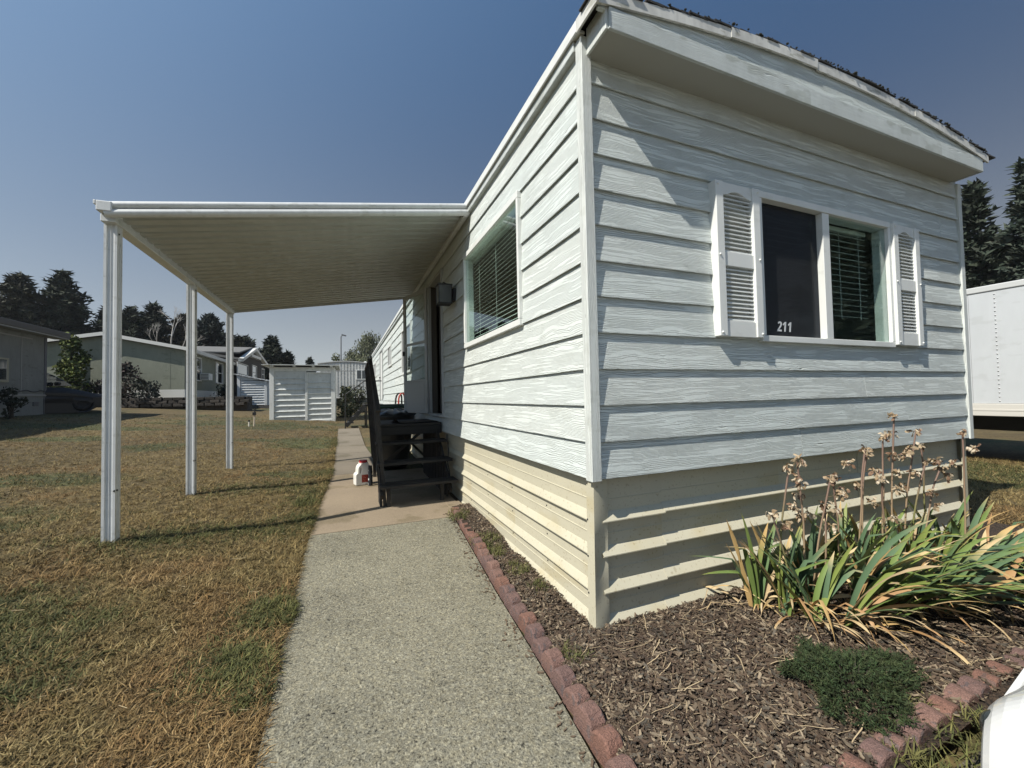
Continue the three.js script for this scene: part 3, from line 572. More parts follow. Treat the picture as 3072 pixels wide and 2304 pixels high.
// ---------------------------------------------------------------- porch steps
{
  const s = thing('porch_steps', 'black wooden porch steps with a slatted side railing at the front door', 'steps');
  const xl = -0.9, xr = 0.02, tr = [[-3.0, 0.335], [-3.27, 0.56], [-3.54, 0.78]];
  for (const [z, y] of tr) for (const k of [0, 1]) mesh('tread', [RB(xl, xr + (k ? 0 : 0.0), y - 0.034, y, z - 0.125 - k * 0.14, z - k * 0.14, 0.006)], M.blackWood, s);
  // platform boards
  for (let i = 0; i < 8; i++) mesh('deck_board', [RB(xl + 0.02, 0.0, 0.962, 1.0, -3.82 - i * 0.142 - 0.134, -3.82 - i * 0.142, 0.005)], M.blackWood, s);
  mesh('deck_frame', [RB(xl + 0.02, 0, 0.85, 0.96, -3.86, -3.82, 0.004), RB(xl + 0.02, 0, 0.85, 0.96, -4.94, -4.9, 0.004), RB(xl + 0.02, xl + 0.06, 0.85, 0.96, -4.899, -3.861, 0.004), RB(-0.04, 0, 0.85, 0.96, -4.899, -3.861, 0.004)], M.blackWood, s);
  const legs = [[xl + 0.06, -3.85], [xl + 0.06, -4.9], [-0.05, -3.85], [-0.05, -4.9], [xl + 0.1, -3.08], [-0.16, -3.12]];
  legs.forEach(([x, z], i) => mesh('leg', [RB(x - 0.022, x + 0.022, pz(z) - 0.02, i < 4 ? 0.85 : 0.3, z - 0.022, z + 0.022, 0.004)], M.blackWood, s));
  for (const x of [xl + 0.025, -0.06]) mesh('stringer', [beam(V(x, 0.2, -3.06), V(x, 0.86, -3.84), 0.03, 0.07)], M.blackWood, s);
  mesh('brace', [beam(V(xl + 0.1, 0.45, -3.9), V(-0.3, 0.85, -3.9), 0.03, 0.035)], M.blackWood, s);
  mesh('brace', [beam(V(-0.06, 0.4, -4.86), V(-0.5, 0.85, -4.86), 0.03, 0.035)], M.blackWood, s);
  // railing on the lawn side: thin posts, flat rails
  const xa = (y) => -0.84 - 0.062 * (y - 0.1);           // the railing leans outward
  const lean = (z, y0, y1) => mesh('railing_post', [beam(V(xa(y0), y0, z), V(xa(y1), y1, z), 0.036, 0.036)], M.blackWood, s);
  lean(-3.1, pz(-3.1) - 0.02, 1.2); lean(-3.84, pz(-3.84) - 0.02, 1.86); lean(-4.92, 0.42, 1.8);
  const bar = (y0, z0, y1, z1, w, h, name) => mesh(name, [beam(V(xa(y0), y0, z0), V(xa(y1), y1, z1), w, h)], M.blackWood, s);
  bar(1.2, -3.02, 1.87, -3.84, 0.05, 0.03, 'handrail'); bar(1.86, -3.82, 1.82, -4.98, 0.05, 0.03, 'handrail');
  for (let i = 0; i < 6; i++) bar(0.36 + i * 0.14, -3.1, 1.0 + i * 0.14, -3.84, 0.012, 0.045, 'railing_slat');
  for (let i = 0; i < 8; i++) bar(0.5 + i * 0.165, -3.84, 0.46 + i * 0.165, -4.92, 0.012, 0.045, 'railing_slat');
  for (let i = 0; i < 5; i++) mesh('baluster', [beam(V(xa(0.45) - 0.016, 0.45, -4.05 - i * 0.2), V(xa(1.8) - 0.016, 1.8, -4.05 - i * 0.2), 0.018, 0.018)], M.blackWood, s);
  // pickets behind the treads on the wall side
  for (let i = 0; i < 16; i++) { const z = -3.25 - i * 0.105; mesh('picket', [RB(-0.075, -0.05, pz(z) - 0.01, Math.min(0.85, 0.42 + i * 0.085), z - 0.016, z + 0.016, 0.003)], M.blackWood, s); }
  for (let i = 0; i < 5; i++) mesh('picket', [RB(xl - 0.0 + 0.005, xl + 0.03, pz(-3.2) - 0.01, 0.5, -3.13 - i * 0.055, -3.105 - i * 0.055, 0.003)], M.blackWood, s);
  const w = new THREE.CatmullRomCurve3([V(-0.02, 0.86, -3.4), V(-0.03, 0.8, -3.36), V(-0.015, 0.72, -3.37), V(-0.02, 0.62, -3.33), V(-0.03, 0.5, -3.35), V(-0.015, 0.38, -3.32), V(-0.02, 0.2, -3.3)]);
  mesh('iron_scroll', new THREE.TubeGeometry(w, 24, 0.008, 6), M.black, s, false);
}
{
  const g = new THREE.PlaneGeometry(0.62, 0.45, 14, 10).rotateX(-Math.PI / 2), p = g.attributes.position;
  for (let i = 0; i < p.count; i++) { const x = p.getX(i), z = p.getZ(i); p.setY(i, 0.012 + 0.004 * Math.sin(x * 18) * Math.sin(z * 14) + 0.05 * sstep(0.24, 0.32, -x) * sstep(-0.1, 0.2, z)); }
  const m = mesh('door_mat', g, new THREE.MeshStandardMaterial({ color: lin(0.075, 0.058, 0.04), bumpMap: roughBmp, bumpScale: 0.01, roughness: 1 }), scene);
  m.position.set(-0.34, 1.0, -4.08); m.rotation.y = 0.12; tag(m, 'worn brown door mat with a curled corner on the porch steps', 'door mat');
}
// ---------------------------------------------------------------- bins, handle, jug, can
{
  const b = thing('wheeled_bin', 'dark green wheeled rubbish bin behind the porch steps', 'bin', [-0.42, pz(-6.5), -6.5], 0.05);
  const m = std(lin(0.02, 0.055, 0.035), 0.45);
  const body = new THREE.CylinderGeometry(0.4, 0.32, 0.92, 4, 1).rotateY(Math.PI / 4).scale(1, 1, 1.05).translate(0, 0.54, 0);
  mesh('body', [body], m, b); mesh('lid', [RB(-0.31, 0.31, 1.0, 1.05, -0.34, 0.34, 0.03, 3), RB(-0.25, 0.25, 1.05, 1.08, -0.27, 0.27, 0.02, 3)], m, b);
  mesh('handle', [rod(V(-0.22, 1.0, -0.38), V(0.22, 1.0, -0.38), 0.015)], m, b);
  for (const x of [-0.27, 0.27]) mesh('wheel', [new THREE.CylinderGeometry(0.1, 0.1, 0.05, 18).rotateZ(Math.PI / 2).translate(x, 0.1, -0.27)], M.rubber, b);
  const t = thing('storage_tub', 'black plastic tub with a lumpy wrinkled cover behind the porch steps', 'tub', [-0.46, pz(-5.55), -5.55]);
  const tb = std(lin(0.014, 0.016, 0.016), 0.4);
  const pr = [[0.0, 0], [0.2, 0], [0.23, 0.1], [0.29, 0.5], [0.33, 0.82], [0.35, 0.9], [0.35, 0.93], [0.32, 0.95]].map(q => new THREE.Vector2(...q));
  mesh('body', [new THREE.LatheGeometry(pr, 28)], tb, t);
  const cg = new THREE.SphereGeometry(0.36, 28, 10, 0, Math.PI * 2, 0, Math.PI / 2), cp = cg.attributes.position;
  for (let i = 0; i < cp.count; i++) { const x = cp.getX(i), y = cp.getY(i), z = cp.getZ(i), a = Math.atan2(z, x); cp.setXYZ(i, x * (1.04 + 0.04 * Math.sin(a * 7)), 0.93 + y * 0.24 + 0.02 * Math.sin(a * 9 + 1) + 0.016 * Math.sin(x * 21 + z * 17), z * (1.04 + 0.04 * Math.sin(a * 7))); }
  cg.computeVertexNormals(); mesh('cover', cg, std(lin(0.03, 0.034, 0.034), 0.35), t, false);
  const h = thing('hand_truck', 'hand truck with black and red looped handles behind the bin', 'hand truck', [-0.17, pz(-7.2), -7.2]);
  const loop = (dx, dz) => new THREE.TubeGeometry(new THREE.CatmullRomCurve3([V(-0.1 + dx, 0.15, dz), V(-0.08 + dx, 1.05, dz), V(-0.06 + dx, 1.22, dz), V(0.0 + dx, 1.29, dz - 0.02), V(0.045 + dx, 1.24, dz - 0.03), V(0.055 + dx, 1.05, dz - 0.03)]), 24, 0.018, 8);
  mesh('handle', loop(0, 0), M.rubber, h, false); mesh('handle', loop(0.06, 0.02), std(lin(0.4, 0.05, 0.035), 0.4), h, false);
  mesh('frame', [rod(V(-0.1, 0.1, 0), V(0.15, 0.1, 0), 0.018), rod(V(-0.1, 0.7, 0), V(0.14, 0.7, 0), 0.015), B(-0.15, 0.2, 0.0, 0.02, 0.0, 0.2)], M.rubber, h);
  for (const x of [-0.14, 0.2]) mesh('wheel', [new THREE.CylinderGeometry(0.12, 0.12, 0.05, 18).rotateZ(Math.PI / 2).translate(x, 0.12, -0.08)], M.rubber, h);
}
{
  const j = thing('plastic_jug', 'white plastic jug with red lid and red label on the path', 'jug', [-1.04, pz(-4.42), -4.42], 0.25);
  const wm = new THREE.MeshPhysicalMaterial({ color: lin(0.78, 0.76, 0.7), roughness: 0.4, transmission: 0.12, thickness: 0 });
  const s = new THREE.Shape(); s.moveTo(-0.085, 0); s.lineTo(0.085, 0); s.quadraticCurveTo(0.1, 0, 0.1, 0.015); s.lineTo(0.1, 0.2); s.quadraticCurveTo(0.1, 0.255, 0.062, 0.275); s.lineTo(0.062, 0.295); s.lineTo(-0.03, 0.295); s.lineTo(-0.03, 0.28); s.quadraticCurveTo(-0.062, 0.27, -0.068, 0.22); s.lineTo(-0.072, 0.165); s.quadraticCurveTo(-0.1, 0.155, -0.1, 0.13); s.lineTo(-0.1, 0.015); s.quadraticCurveTo(-0.1, 0, -0.085, 0);
  const hole = new THREE.Path(); hole.moveTo(-0.05, 0.165); hole.quadraticCurveTo(-0.05, 0.23, -0.035, 0.245); hole.quadraticCurveTo(-0.02, 0.25, -0.018, 0.22); hole.quadraticCurveTo(-0.02, 0.18, -0.032, 0.158); hole.quadraticCurveTo(-0.045, 0.148, -0.05, 0.165); s.holes.push(hole);
  mesh('body', new THREE.ExtrudeGeometry(s, { depth: 0.07, bevelEnabled: true, bevelSize: 0.012, bevelThickness: 0.03, bevelSegments: 5 }).translate(0, 0.012, -0.035), wm, j);
  mesh('lid', [new THREE.CylinderGeometry(0.055, 0.057, 0.036, 28).translate(0.016, 0.335, 0)], std(lin(0.42, 0.025, 0.03), 0.4), j);
  const lc = document.createElement('canvas'); lc.width = 128; lc.height = 128; const cx = lc.getContext('2d'); cx.fillStyle = '#8f2a1c'; cx.fillRect(0, 0, 128, 128);
  const R = rng(5); for (let i = 0; i < 90; i++) { cx.fillStyle = ['#c9b08a', '#6d1710', '#b5503a', '#e0d5c0'][Math.floor(R() * 4)]; cx.globalAlpha = 0.5; cx.fillRect(R() * 128, R() * 128, 4 + R() * 16, 2 + R() * 4); }
  const lt = new THREE.CanvasTexture(lc); lt.colorSpace = THREE.SRGBColorSpace;
  mesh('label', new THREE.PlaneGeometry(0.12, 0.11).translate(0.035, 0.095, 0.0665), new THREE.MeshStandardMaterial({ map: lt, roughness: 0.4 }), j, false);
  const c = thing('spray_can', 'slim spray can with black cap and yellow bands beside the jug', 'can', [-0.935, pz(-4.3), -4.3], 0);
  const pr = [[0, 0], [0.028, 0], [0.031, 0.006], [0.031, 0.21], [0.026, 0.225], [0.018, 0.228]].map(q => new THREE.Vector2(...q));
  const cc = document.createElement('canvas'); cc.width = 64; cc.height = 256; const cy = cc.getContext('2d'); cy.fillStyle = '#20242b'; cy.fillRect(0, 0, 64, 256); cy.fillStyle = '#d2b93a'; cy.fillRect(0, 8, 64, 20); cy.fillRect(0, 226, 64, 24); cy.fillStyle = '#b9bdb8'; for (let i = 0; i < 9; i++) cy.fillRect(14 + (i % 3) * 3, 60 + i * 17, 34 - (i % 2) * 12, 7);
  const ct = new THREE.CanvasTexture(cc); ct.colorSpace = THREE.SRGBColorSpace; ct.wrapS = THREE.RepeatWrapping; ct.repeat.set(2, 1);
  mesh('body', new THREE.LatheGeometry(pr, 24), new THREE.MeshStandardMaterial({ map: ct, roughness: 0.3 }), c, false);
  mesh('cap', [new THREE.CylinderGeometry(0.024, 0.029, 0.06, 20).translate(0, 0.255, 0)], M.black, c);
}
// back steps with a thin metal rail
{
  const s = thing('back_steps', 'thin black metal steps and rail at the back door', 'steps');
  const y0 = pz(-13), P = V(-1.24, 1.52, -13.05);
  mesh('railing_post', [rod(V(-1.25, y0 - 0.03, -13.05), P, 0.02)], M.black, s);
  mesh('handrail', [rod(P, V(-0.62, 1.98, -13.2), 0.018), rod(V(-0.62, 1.98, -13.2), V(-0.05, 1.98, -13.2), 0.018)], M.black, s);
  for (const z of [-13.2, -14.3]) mesh('stringer', [beam(V(-1.22, y0 + 0.06, z), V(-0.6, 1.1, z), 0.04, 0.1)], M.black, s);
  for (let i = 0; i < 4; i++) mesh('tread', [RB(-1.2 + i * 0.18, -0.98 + i * 0.18, y0 + 0.16 + i * 0.2, y0 + 0.19 + i * 0.2, -14.3, -13.2, 0.004)], M.blackWood, s);
  mesh('platform', [RB(-0.62, 0, 1.12, 1.17, -14.35, -13.2, 0.005)], M.blackWood, s);
  for (const z of [-13.25, -14.3]) for (const x of [-0.56, -0.06]) mesh('leg', [rod(V(x, y0 - 0.02, z), V(x, 1.12, z), 0.022)], M.black, s);
}
// ---------------------------------------------------------------- brick edging
{
  const R = rng(19);
  const brickGeo = (seed) => {                       // scalloped concrete edger, length along z 0.125
    const r = rng(seed), s = new THREE.Shape(), L = 0.118, h = 0.135 + r() * 0.01;
    s.moveTo(-L / 2, -0.05); s.lineTo(L / 2, -0.05); s.lineTo(L / 2, h * 0.55); s.quadraticCurveTo(L / 2 - 0.004, h * 0.86, L * 0.22, h * 0.98); s.quadraticCurveTo(0, h * 1.06, -L * 0.22, h * 0.98); s.quadraticCurveTo(-L / 2 + 0.004, h * 0.86, -L / 2, h * 0.55); s.lineTo(-L / 2, -0.05);
    const g = new THREE.ExtrudeGeometry(s, { depth: 0.06, bevelEnabled: true, bevelSize: 0.008, bevelThickness: 0.008, bevelSegments: 2, curveSegments: 4 }).translate(0, -0.052, -0.03);
    const p = g.attributes.position; for (let i = 0; i < p.count; i++) { const x = p.getX(i), y = p.getY(i), z = p.getZ(i), k = 0.007; p.setXYZ(i, x + k * (vn(x * 40 + 9, y * 40 + z * 40 + 9, seed) - 0.5), y + k * (vn(x * 40 + 30, z * 40 + 9, seed + 1) - 0.5) * (y > 0 ? 1 : 0), z + k * (vn(z * 40 + 60, y * 40 + x * 40 + 9, seed + 2) - 0.5)); }
    g.computeVertexNormals(); return uvm(g, r(), r());
  };
  const variants = [0, 1, 2, 3, 4].map(i => brickGeo(500 + i));
  const put = (parent, x, y, z, turn) => { const m = new THREE.Mesh(variants[Math.floor(R() * 5)], M.brick[Math.floor(R() * 3)]); m.name = 'brick'; m.castShadow = m.receiveShadow = true; m.position.set(x + (R() - 0.5) * 0.014, y + (R() - 0.5) * 0.014, z); m.rotation.set((R() - 0.5) * 0.1, turn + (R() - 0.5) * 0.12, (R() - 0.5) * 0.12); parent.add(m); };
  const a = thing('brick_edging', 'row of red scalloped edging bricks between the path and mulch', 'edging');
  for (let z = 1.12; z > -2.72; z -= 0.128) put(a, brickX(z), pz(z) + (z < -1.7 ? -0.03 : 0) - 0.03, z, Math.PI / 2 + 0.08);
  const b = thing('brick_edging', 'row of red scalloped edging bricks along the front of the bed', 'edging');
  for (let x = -0.28; x < 4.6; x += 0.128) put(b, x, -0.035, 1.05 - 0.03 * (x - 0.4) - 0.012 * Math.sin(x * 2), 0.03);
  // paver and flagstone by the steps
  const p = mesh('paver', [RB(-0.16, 0.02, 0.02, 0.085, -2.98, -2.62, 0.012), RB(-0.17, 0.03, 0.0, 0.035, -2.985, -2.6, 0.01)], M.slab, scene); tag(p, 'pale concrete paver beside the wall in front of the steps', 'paver');
  const q = mesh('loose_brick', [RB(-0.19, 0.0, 0.035, 0.1, -2.55, -2.46, 0.012)], M.brick[2], scene); tag(q, 'single red brick lying across the mulch near the steps', 'brick');
}
// ---------------------------------------------------------------- sheds, neighbours, vehicles
const metalPanel = (w, h, pitch, ledge, proud) => {       // horizontal ribbed sheet in the xy plane, front towards +z, from (0,0)
  const p = [[0, 0]], n = Math.floor(h / pitch);
  for (let i = 0; i < n; i++) { const y = i * pitch; p.push([0, y + 0.01], [proud, y + 0.016], [proud, y + 0.022], [0, y + 0.022 + ledge]); }
  p.push([0, h]); const back = [...p].reverse().map(q => [q[0] - 0.004, q[1]]);
  return prism([...p, ...back].map(q => [q[0], q[1]]), w, 'x');
};
{
  const m = new THREE.MeshStandardMaterial({ map: paintTex(0.5, 0.52, 0.51, 0.1, 601, 1.6), roughness: 0.5 });
  const mw = new THREE.MeshStandardMaterial({ map: paintTex(0.62, 0.63, 0.61, 0.1, 611, 1.6), roughness: 0.5 });
  const x0 = -4.06, x1 = -1.63, z = -17, y0 = 0.44, h = 2.28;
  const s = thing('metal_shed', 'large pale ribbed metal shed with a side hung door', 'shed', [x0, y0, z]);
  const W = x1 - x0, D = 2.6;
  mesh('frame', [RB(0, 0.16, -0.05, h, -0.05, 0.03, 0.008), RB(W - 0.12, W, -0.05, h, -0.05, 0.03, 0.008), RB(0.161, W - 0.121, h - 0.16, h, -0.04, 0.012, 0.004), RB(1.28, 1.33, 0, h - 0.161, -0.04, 0.02, 0.004)], mw, s);
  mesh('wall_panel', metalPanel(1.12, h - 0.17, 0.222, 0.035, 0.035).translate(0.16, 0.005, -0.02), m, s);
  const d = mesh('door', metalPanel(0.9, 1.98, 0.222, 0.035, 0.035).translate(1.37, 0.06, -0.015), m, s);
  mesh('door_frame', [RB(1.335, 1.372, 0.03, 2.07, -0.02, 0.03, 0.004), RB(2.27, 2.31, 0.03, 2.07, -0.02, 0.03, 0.004), RB(1.373, 2.269, 2.035, 2.07, -0.02, 0.03, 0.004), RB(1.373, 2.269, 0.03, 0.058, -0.02, 0.028, 0.004)], mw, d);
  mesh('latch', [RB(2.24, 2.36, 1.33, 1.36, 0.03, 0.05, 0.006)], M.steel, d);
  mesh('wall', [B(0.005, 0.03, -0.05, h, -D, -0.052), B(W - 0.03, W - 0.005, -0.05, h, -D, -0.052), B(0.03, W - 0.03, -0.05, h - 0.05, -D, -D + 0.02)], m, s);
  mesh('roof', [RB(-0.24, W + 0.17, h + 0.06, h + 0.085, -D - 0.1, 0.3, 0.004)], m, s);
  mesh('rafter_end', [0.05, 0.85, 1.55, W - 0.2].map(x => RB(x, x + 0.1, h, h + 0.06, -0.3, 0.24, 0.005)), mw, s);
}
{
  const m = new THREE.MeshStandardMaterial({ map: paintTex(0.58, 0.6, 0.61, 0.1, 621, 1.6), roughness: 0.5 });
  const s = thing('metal_shed', 'small white ribbed metal shed with a sloping roof by the larger shed', 'shed', [-7.0, 1.02, -26]);
  mesh('wall_panel', metalPanel(1.2, 1.45, 0.145, 0.035, 0.04).translate(0.16, 0.12, 0), m, s);
  mesh('wall_panel', prism([[0, 1.56], [1.6, 1.56], [1.6, 1.5], [0, 1.86]], 0.02, 'z').translate(0, 0, -0.02), m, s);
  mesh('frame', [RB(0, 0.15, 0.1, 1.84, -0.05, 0.05, 0.006), RB(1.36, 1.5, 0.1, 1.6, -0.05, 0.05, 0.006), RB(1.5, 1.95, 0.1, 1.45, -0.4, 0.0, 0.006)], m, s);
  mesh('wall', [prism([[0.02, 0.1], [1.9, 0.1], [1.9, 1.48], [0.02, 1.84]], 2.2, 'z').translate(0, 0, -2.25)], m, s);
  mesh('base', [B(-0.05, 1.95, -0.1, 0.1, -2.3, 0.06)], std(lin(0.08, 0.075, 0.07), 0.9), s);
  const rf = []; for (let i = 0; i < 14; i++) rf.push(beam(V(i * 0.145 - 0.1, 1.9 - (i * 0.145 - 0.1) * 0.23, 0.14 + 0.01 * (i % 2)), V(i * 0.145 - 0.1, 1.9 - (i * 0.145 - 0.1) * 0.23, -2.35), 0.146, 0.03 + (i % 2) * 0.02));
  mesh('roof', rf, m, s);
}
// ribbed white mobile home at the back
{
  const s = thing('ribbed_mobile_home', 'white vertically ribbed mobile home with a bowed roof far behind the shed', 'mobile home', [-3.2, 1.5, -36]);
  const m = new THREE.MeshStandardMaterial({ map: paintTex(0.66, 0.66, 0.63, 0.1, 641, 3), roughness: 0.5 });
  const W = 9, top = (x) => 2.86 + 0.22 * Math.sin(clamp((x + 0.1) / 4.4) * Math.PI);
  for (let i = 0; i < 36; i++) { const x = i * 0.25; mesh('wall_panel', prism([[x, 0], [x + 0.25, 0], [x + 0.25, top(x + 0.25)], [x, top(x)]], 0.03, 'z').translate(0, 0, -0.05 + 0.0), m, s); mesh('rib', [B(x + 0.02, x + 0.14, 0.0, top(x) - 0.02, -0.018, 0.05)], m, s); }
  mesh('wall', [B(0.02, W - 0.02, 0.01, 2.86, -14, -0.06)], m, s);
  const t = [], b = []; for (let i = 0; i <= 24; i++) { const x = -0.15 + i * 0.39; t.push([x, top(x) + 0.1]); b.push([x, top(x) + 0.02]); }
  mesh('roof', prism([...t, ...b.reverse()], 14.2, 'z').translate(0, 0, -14.1), std(lin(0.5, 0.5, 0.48), 0.6), s);
  mesh('band', [B(0, W, 2.3, 2.34, 0.051, 0.06)], std(lin(0.3, 0.3, 0.29), 0.6), s);
  const w = sub('window', s); mesh('frame', [RB(2.88, 3.95, 1.55, 2.42, 0.03, 0.085, 0.01)], M.white, w);
  mesh('pane', [B(2.95, 3.28, 1.64, 2.36, 0.086, 0.09)], M.darkGlass, w); mesh('pane', [B(3.36, 3.86, 1.64, 2.36, 0.086, 0.09)], M.darkGlass, w);
  mesh('skirting', [B(0.05, W - 0.05, -0.75, -0.005, -13.8, -0.03)], std(lin(0.13, 0.125, 0.11), 0.9), s);
  mesh('sill_band', [B(0, W, -0.02, 0.05, 0.051, 0.07)], m, s);
  mesh('roof_vent', [new THREE.CylinderGeometry(0.12, 0.12, 0.14, 12).translate(3.7, top(3.7) + 0.16, -1.2), new THREE.ConeGeometry(0.2, 0.1, 12).translate(3.7, top(3.7) + 0.27, -1.2)], M.white, s);
}
// dim mobile home on the left: its long wall faces us in shade
{
  const X = -11, y0 = 1.06, s = thing('shaded_mobile_home', 'grey mobile home in shade at the left edge with a vent and cable', 'mobile home');
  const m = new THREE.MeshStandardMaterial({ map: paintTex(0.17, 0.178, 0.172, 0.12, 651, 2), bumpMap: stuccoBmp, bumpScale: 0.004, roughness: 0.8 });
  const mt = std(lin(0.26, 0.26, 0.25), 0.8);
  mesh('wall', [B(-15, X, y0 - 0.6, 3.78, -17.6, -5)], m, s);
  mesh('panel_strip', [B(X, X + 0.012, y0 + 0.7, 3.6, -16.42, -16.38), B(X, X + 0.012, y0 + 0.7, 3.6, -15.2, -15.16), B(X, X + 0.012, 3.58, 3.62, -16.9, -15.0)], mt, s);
  mesh('corner_trim', [RB(X - 0.03, X + 0.02, y0 - 0.3, 3.76, -17.62, -17.5, 0.005)], std(lin(0.1, 0.105, 0.12), 0.7), s);
  mesh('skirt_trim', [RB(X, X + 0.03, y0 + 0.62, y0 + 0.68, -17.6, -5, 0.005)], mt, s);
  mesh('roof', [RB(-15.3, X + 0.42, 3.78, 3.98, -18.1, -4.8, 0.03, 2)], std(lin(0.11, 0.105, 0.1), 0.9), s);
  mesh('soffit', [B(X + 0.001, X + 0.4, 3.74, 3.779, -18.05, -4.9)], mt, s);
  mesh('vent', [RB(X, X + 0.03, y0 + 0.28, y0 + 0.42, -17.2, -16.95, 0.004)], std(lin(0.1, 0.1, 0.1), 0.7), s);
  const pts = []; for (let i = 0; i <= 14; i++) pts.push(V(X + 0.03, y0 + 0.78 + 0.03 * Math.sin(i * 1.9), -17.5 + i * 0.22));
  mesh('cable', new THREE.TubeGeometry(new THREE.CatmullRomCurve3(pts), 40, 0.014, 5), M.black, s, false);
  const w = sub('window', s); mesh('frame', [RB(X, X + 0.05, 2.1, 2.85, -15.8, -15.0, 0.005)], std(lin(0.28, 0.27, 0.2), 0.6), w); mesh('pane', [B(X + 0.05, X + 0.054, 2.16, 2.79, -15.7, -15.06)], M.darkGlass, w);
}
// green-grey house behind the lawn
{
  const s = thing('gabled_house', 'grey green house with white trim and a low gable behind the lawn', 'house');
  const gm = new THREE.MeshStandardMaterial({ map: paintTex(0.235, 0.25, 0.195, 0.1, 661, 3), bumpMap: stuccoBmp, bumpScale: 0.006, roughness: 0.85 });
  const wt = std(lin(0.68, 0.68, 0.64), 0.6), dk = std(lin(0.035, 0.032, 0.03), 0.8);
  const xl = -15.3, xr = -8.9, xp = -12.1, zf = -24, zb = -44, ye = 4.06, yp = 4.7;
  mesh('wall', prism([[xl, 2.04], [xr, 2.04], [xr, ye], [xp, yp], [xl, ye]], -(zb - zf), 'z').translate(0, 0, zb), gm, s);
  for (let i = 0; i < 4; i++) mesh('skirting_board', [RB(xl, xr + 0.012, 1.5 + i * 0.135, 1.63 + i * 0.135, zb, zf + 0.012 - i * 0.002, 0.004)], wt, s);
  for (let i = 0; i < 3; i++) mesh('panel_seam', [B(xl + 1.6 + i * 2.1, xl + 1.612 + i * 2.1, 2.04, 4.0, zf, zf + 0.004)], std(lin(0.17, 0.18, 0.14), 0.9), s);
  const rf = (x0, x1, y0, y1) => prism([[x0, y0], [x1, y1], [x1, y1 + 0.09], [x0, y0 + 0.09]], zf + 0.2 - zb, 'z').translate(0, 0, zb);
  mesh('roof', [rf(xl - 0.35, xp, ye + 0.02, yp + 0.07), rf(xp, xr + 0.3, yp + 0.07, ye + 0.03)], std(lin(0.13, 0.125, 0.115), 0.9, { bumpMap: roughBmp, bumpScale: 0.01 }), s);
  const rk = (x0, x1, y0, y1) => prism([[x0, y0 - 0.1], [x1, y1 - 0.1], [x1, y1 + 0.07], [x0, y0 + 0.07]], 0.04, 'z').translate(0, 0, zf + 0.202);
  mesh('rake_board', rk(xl - 0.35, xp, ye + 0.04, yp + 0.09), wt, s); mesh('rake_board', rk(xp, xr + 0.3, yp + 0.09, ye + 0.05), wt, s);
  mesh('eave_board', [RB(xr + 0.26, xr + 0.31, ye - 0.06, ye + 0.13, zb, zf + 0.2, 0.006), B(xr + 0.005, xr + 0.26, ye - 0.02, ye, zb, zf + 0.19)], wt, s);
  const win = (axis, u0, u1, y0, y1, at) => {
    const w = sub('window', s), f = 0.07, q = (a, b, c, d, e, g) => axis === 'z' ? RB(a, b, c, d, at + e, at + g, 0.006) : RB(at + e, at + g, c, d, a, b, 0.006);
    mesh('frame', [q(u0, u1, y0, y0 + f, 0, 0.06), q(u0, u1, y1 - f, y1, 0, 0.06), q(u0, u0 + f, y0 + f, y1 - f, 0, 0.06), q(u1 - f, u1, y0 + f, y1 - f, 0, 0.06), q(u0 + f, u1 - f, (y0 + y1) / 2 - 0.025, (y0 + y1) / 2 + 0.025, 0.005, 0.05)], wt, w);
    mesh('pane', [q(u0 + f, u1 - f, y0 + f, y1 - f, 0.004, 0.012)], M.darkGlass, w); return w;
  };
  win('z', -13.45, -12.8, 2.55, 3.85, zf); win('x', -26.55, -25.55, 2.55, 3.9, xr); win('x', -31.05, -29.4, 2.55, 3.95, xr);
  const ac = sub('air_conditioner', s); mesh('casing', [RB(xr + 0.05, xr + 0.5, 2.62, 3.0, -26.85, -26.2, 0.02)], wt, ac); mesh('grille', [0, 1, 2, 3].map(i => B(xr + 0.1, xr + 0.45, 2.68 + i * 0.08, 2.71 + i * 0.08, -26.2, -26.19)), dk, ac);
  // dark cross gable with its own trim
  const xw = -8.35; mesh('cross_gable', new THREE.ExtrudeGeometry(new THREE.Shape([[33.3, 1.6], [43.2, 1.6], [43.2, 4.75], [38.1, 5.6], [33.3, 4.35]].map(p => new THREE.Vector2(p[0], p[1]))), { depth: 1.2, bevelEnabled: false }).applyMatrix4(new THREE.Matrix4().makeBasis(V(0, 0, -1), V(0, 1, 0), V(1, 0, 0))).translate(xw - 1.2, 0, 0), dk, s);
  const seg = (z0, y0, z1, y1, x) => beam(V(x, y0, z0), V(x, y1, z1), 0.3, 0.22);
  mesh('rake_board', [seg(-33.0, 4.38, -38.1, 5.72, xw + 0.12)], wt, s); mesh('rake_board', [seg(-38.1, 5.72, -43.6, 4.85, xw + 0.12)], wt, s); mesh('rake_board', [seg(-36.2, 5.05, -40.2, 5.12, xw + 0.1).scale(1, 1, 1)], wt, s);
  mesh('roof', [prism([[-12, 5.0], [xw + 0.3, 4.35], [xw + 0.3, 4.5], [-12, 5.2]], 0.01, 'z').translate(0, 0, -33), beam(V(-10.3, 4.95, -33.4), V(-10.3, 5.85, -38.1), 3.8, 0.1), beam(V(-10.3, 5.85, -38.1), V(-10.3, 4.95, -43.8), 3.8, 0.1)], std(lin(0.14, 0.14, 0.135), 0.9), s);
  win('x', -35.9, -32.4, 2.6, 4.2, xw); win('x', -39.4, -37.5, 3.2, 4.4, xw); win('x', -43.0, -41.8, 3.3, 4.4, xw);
}
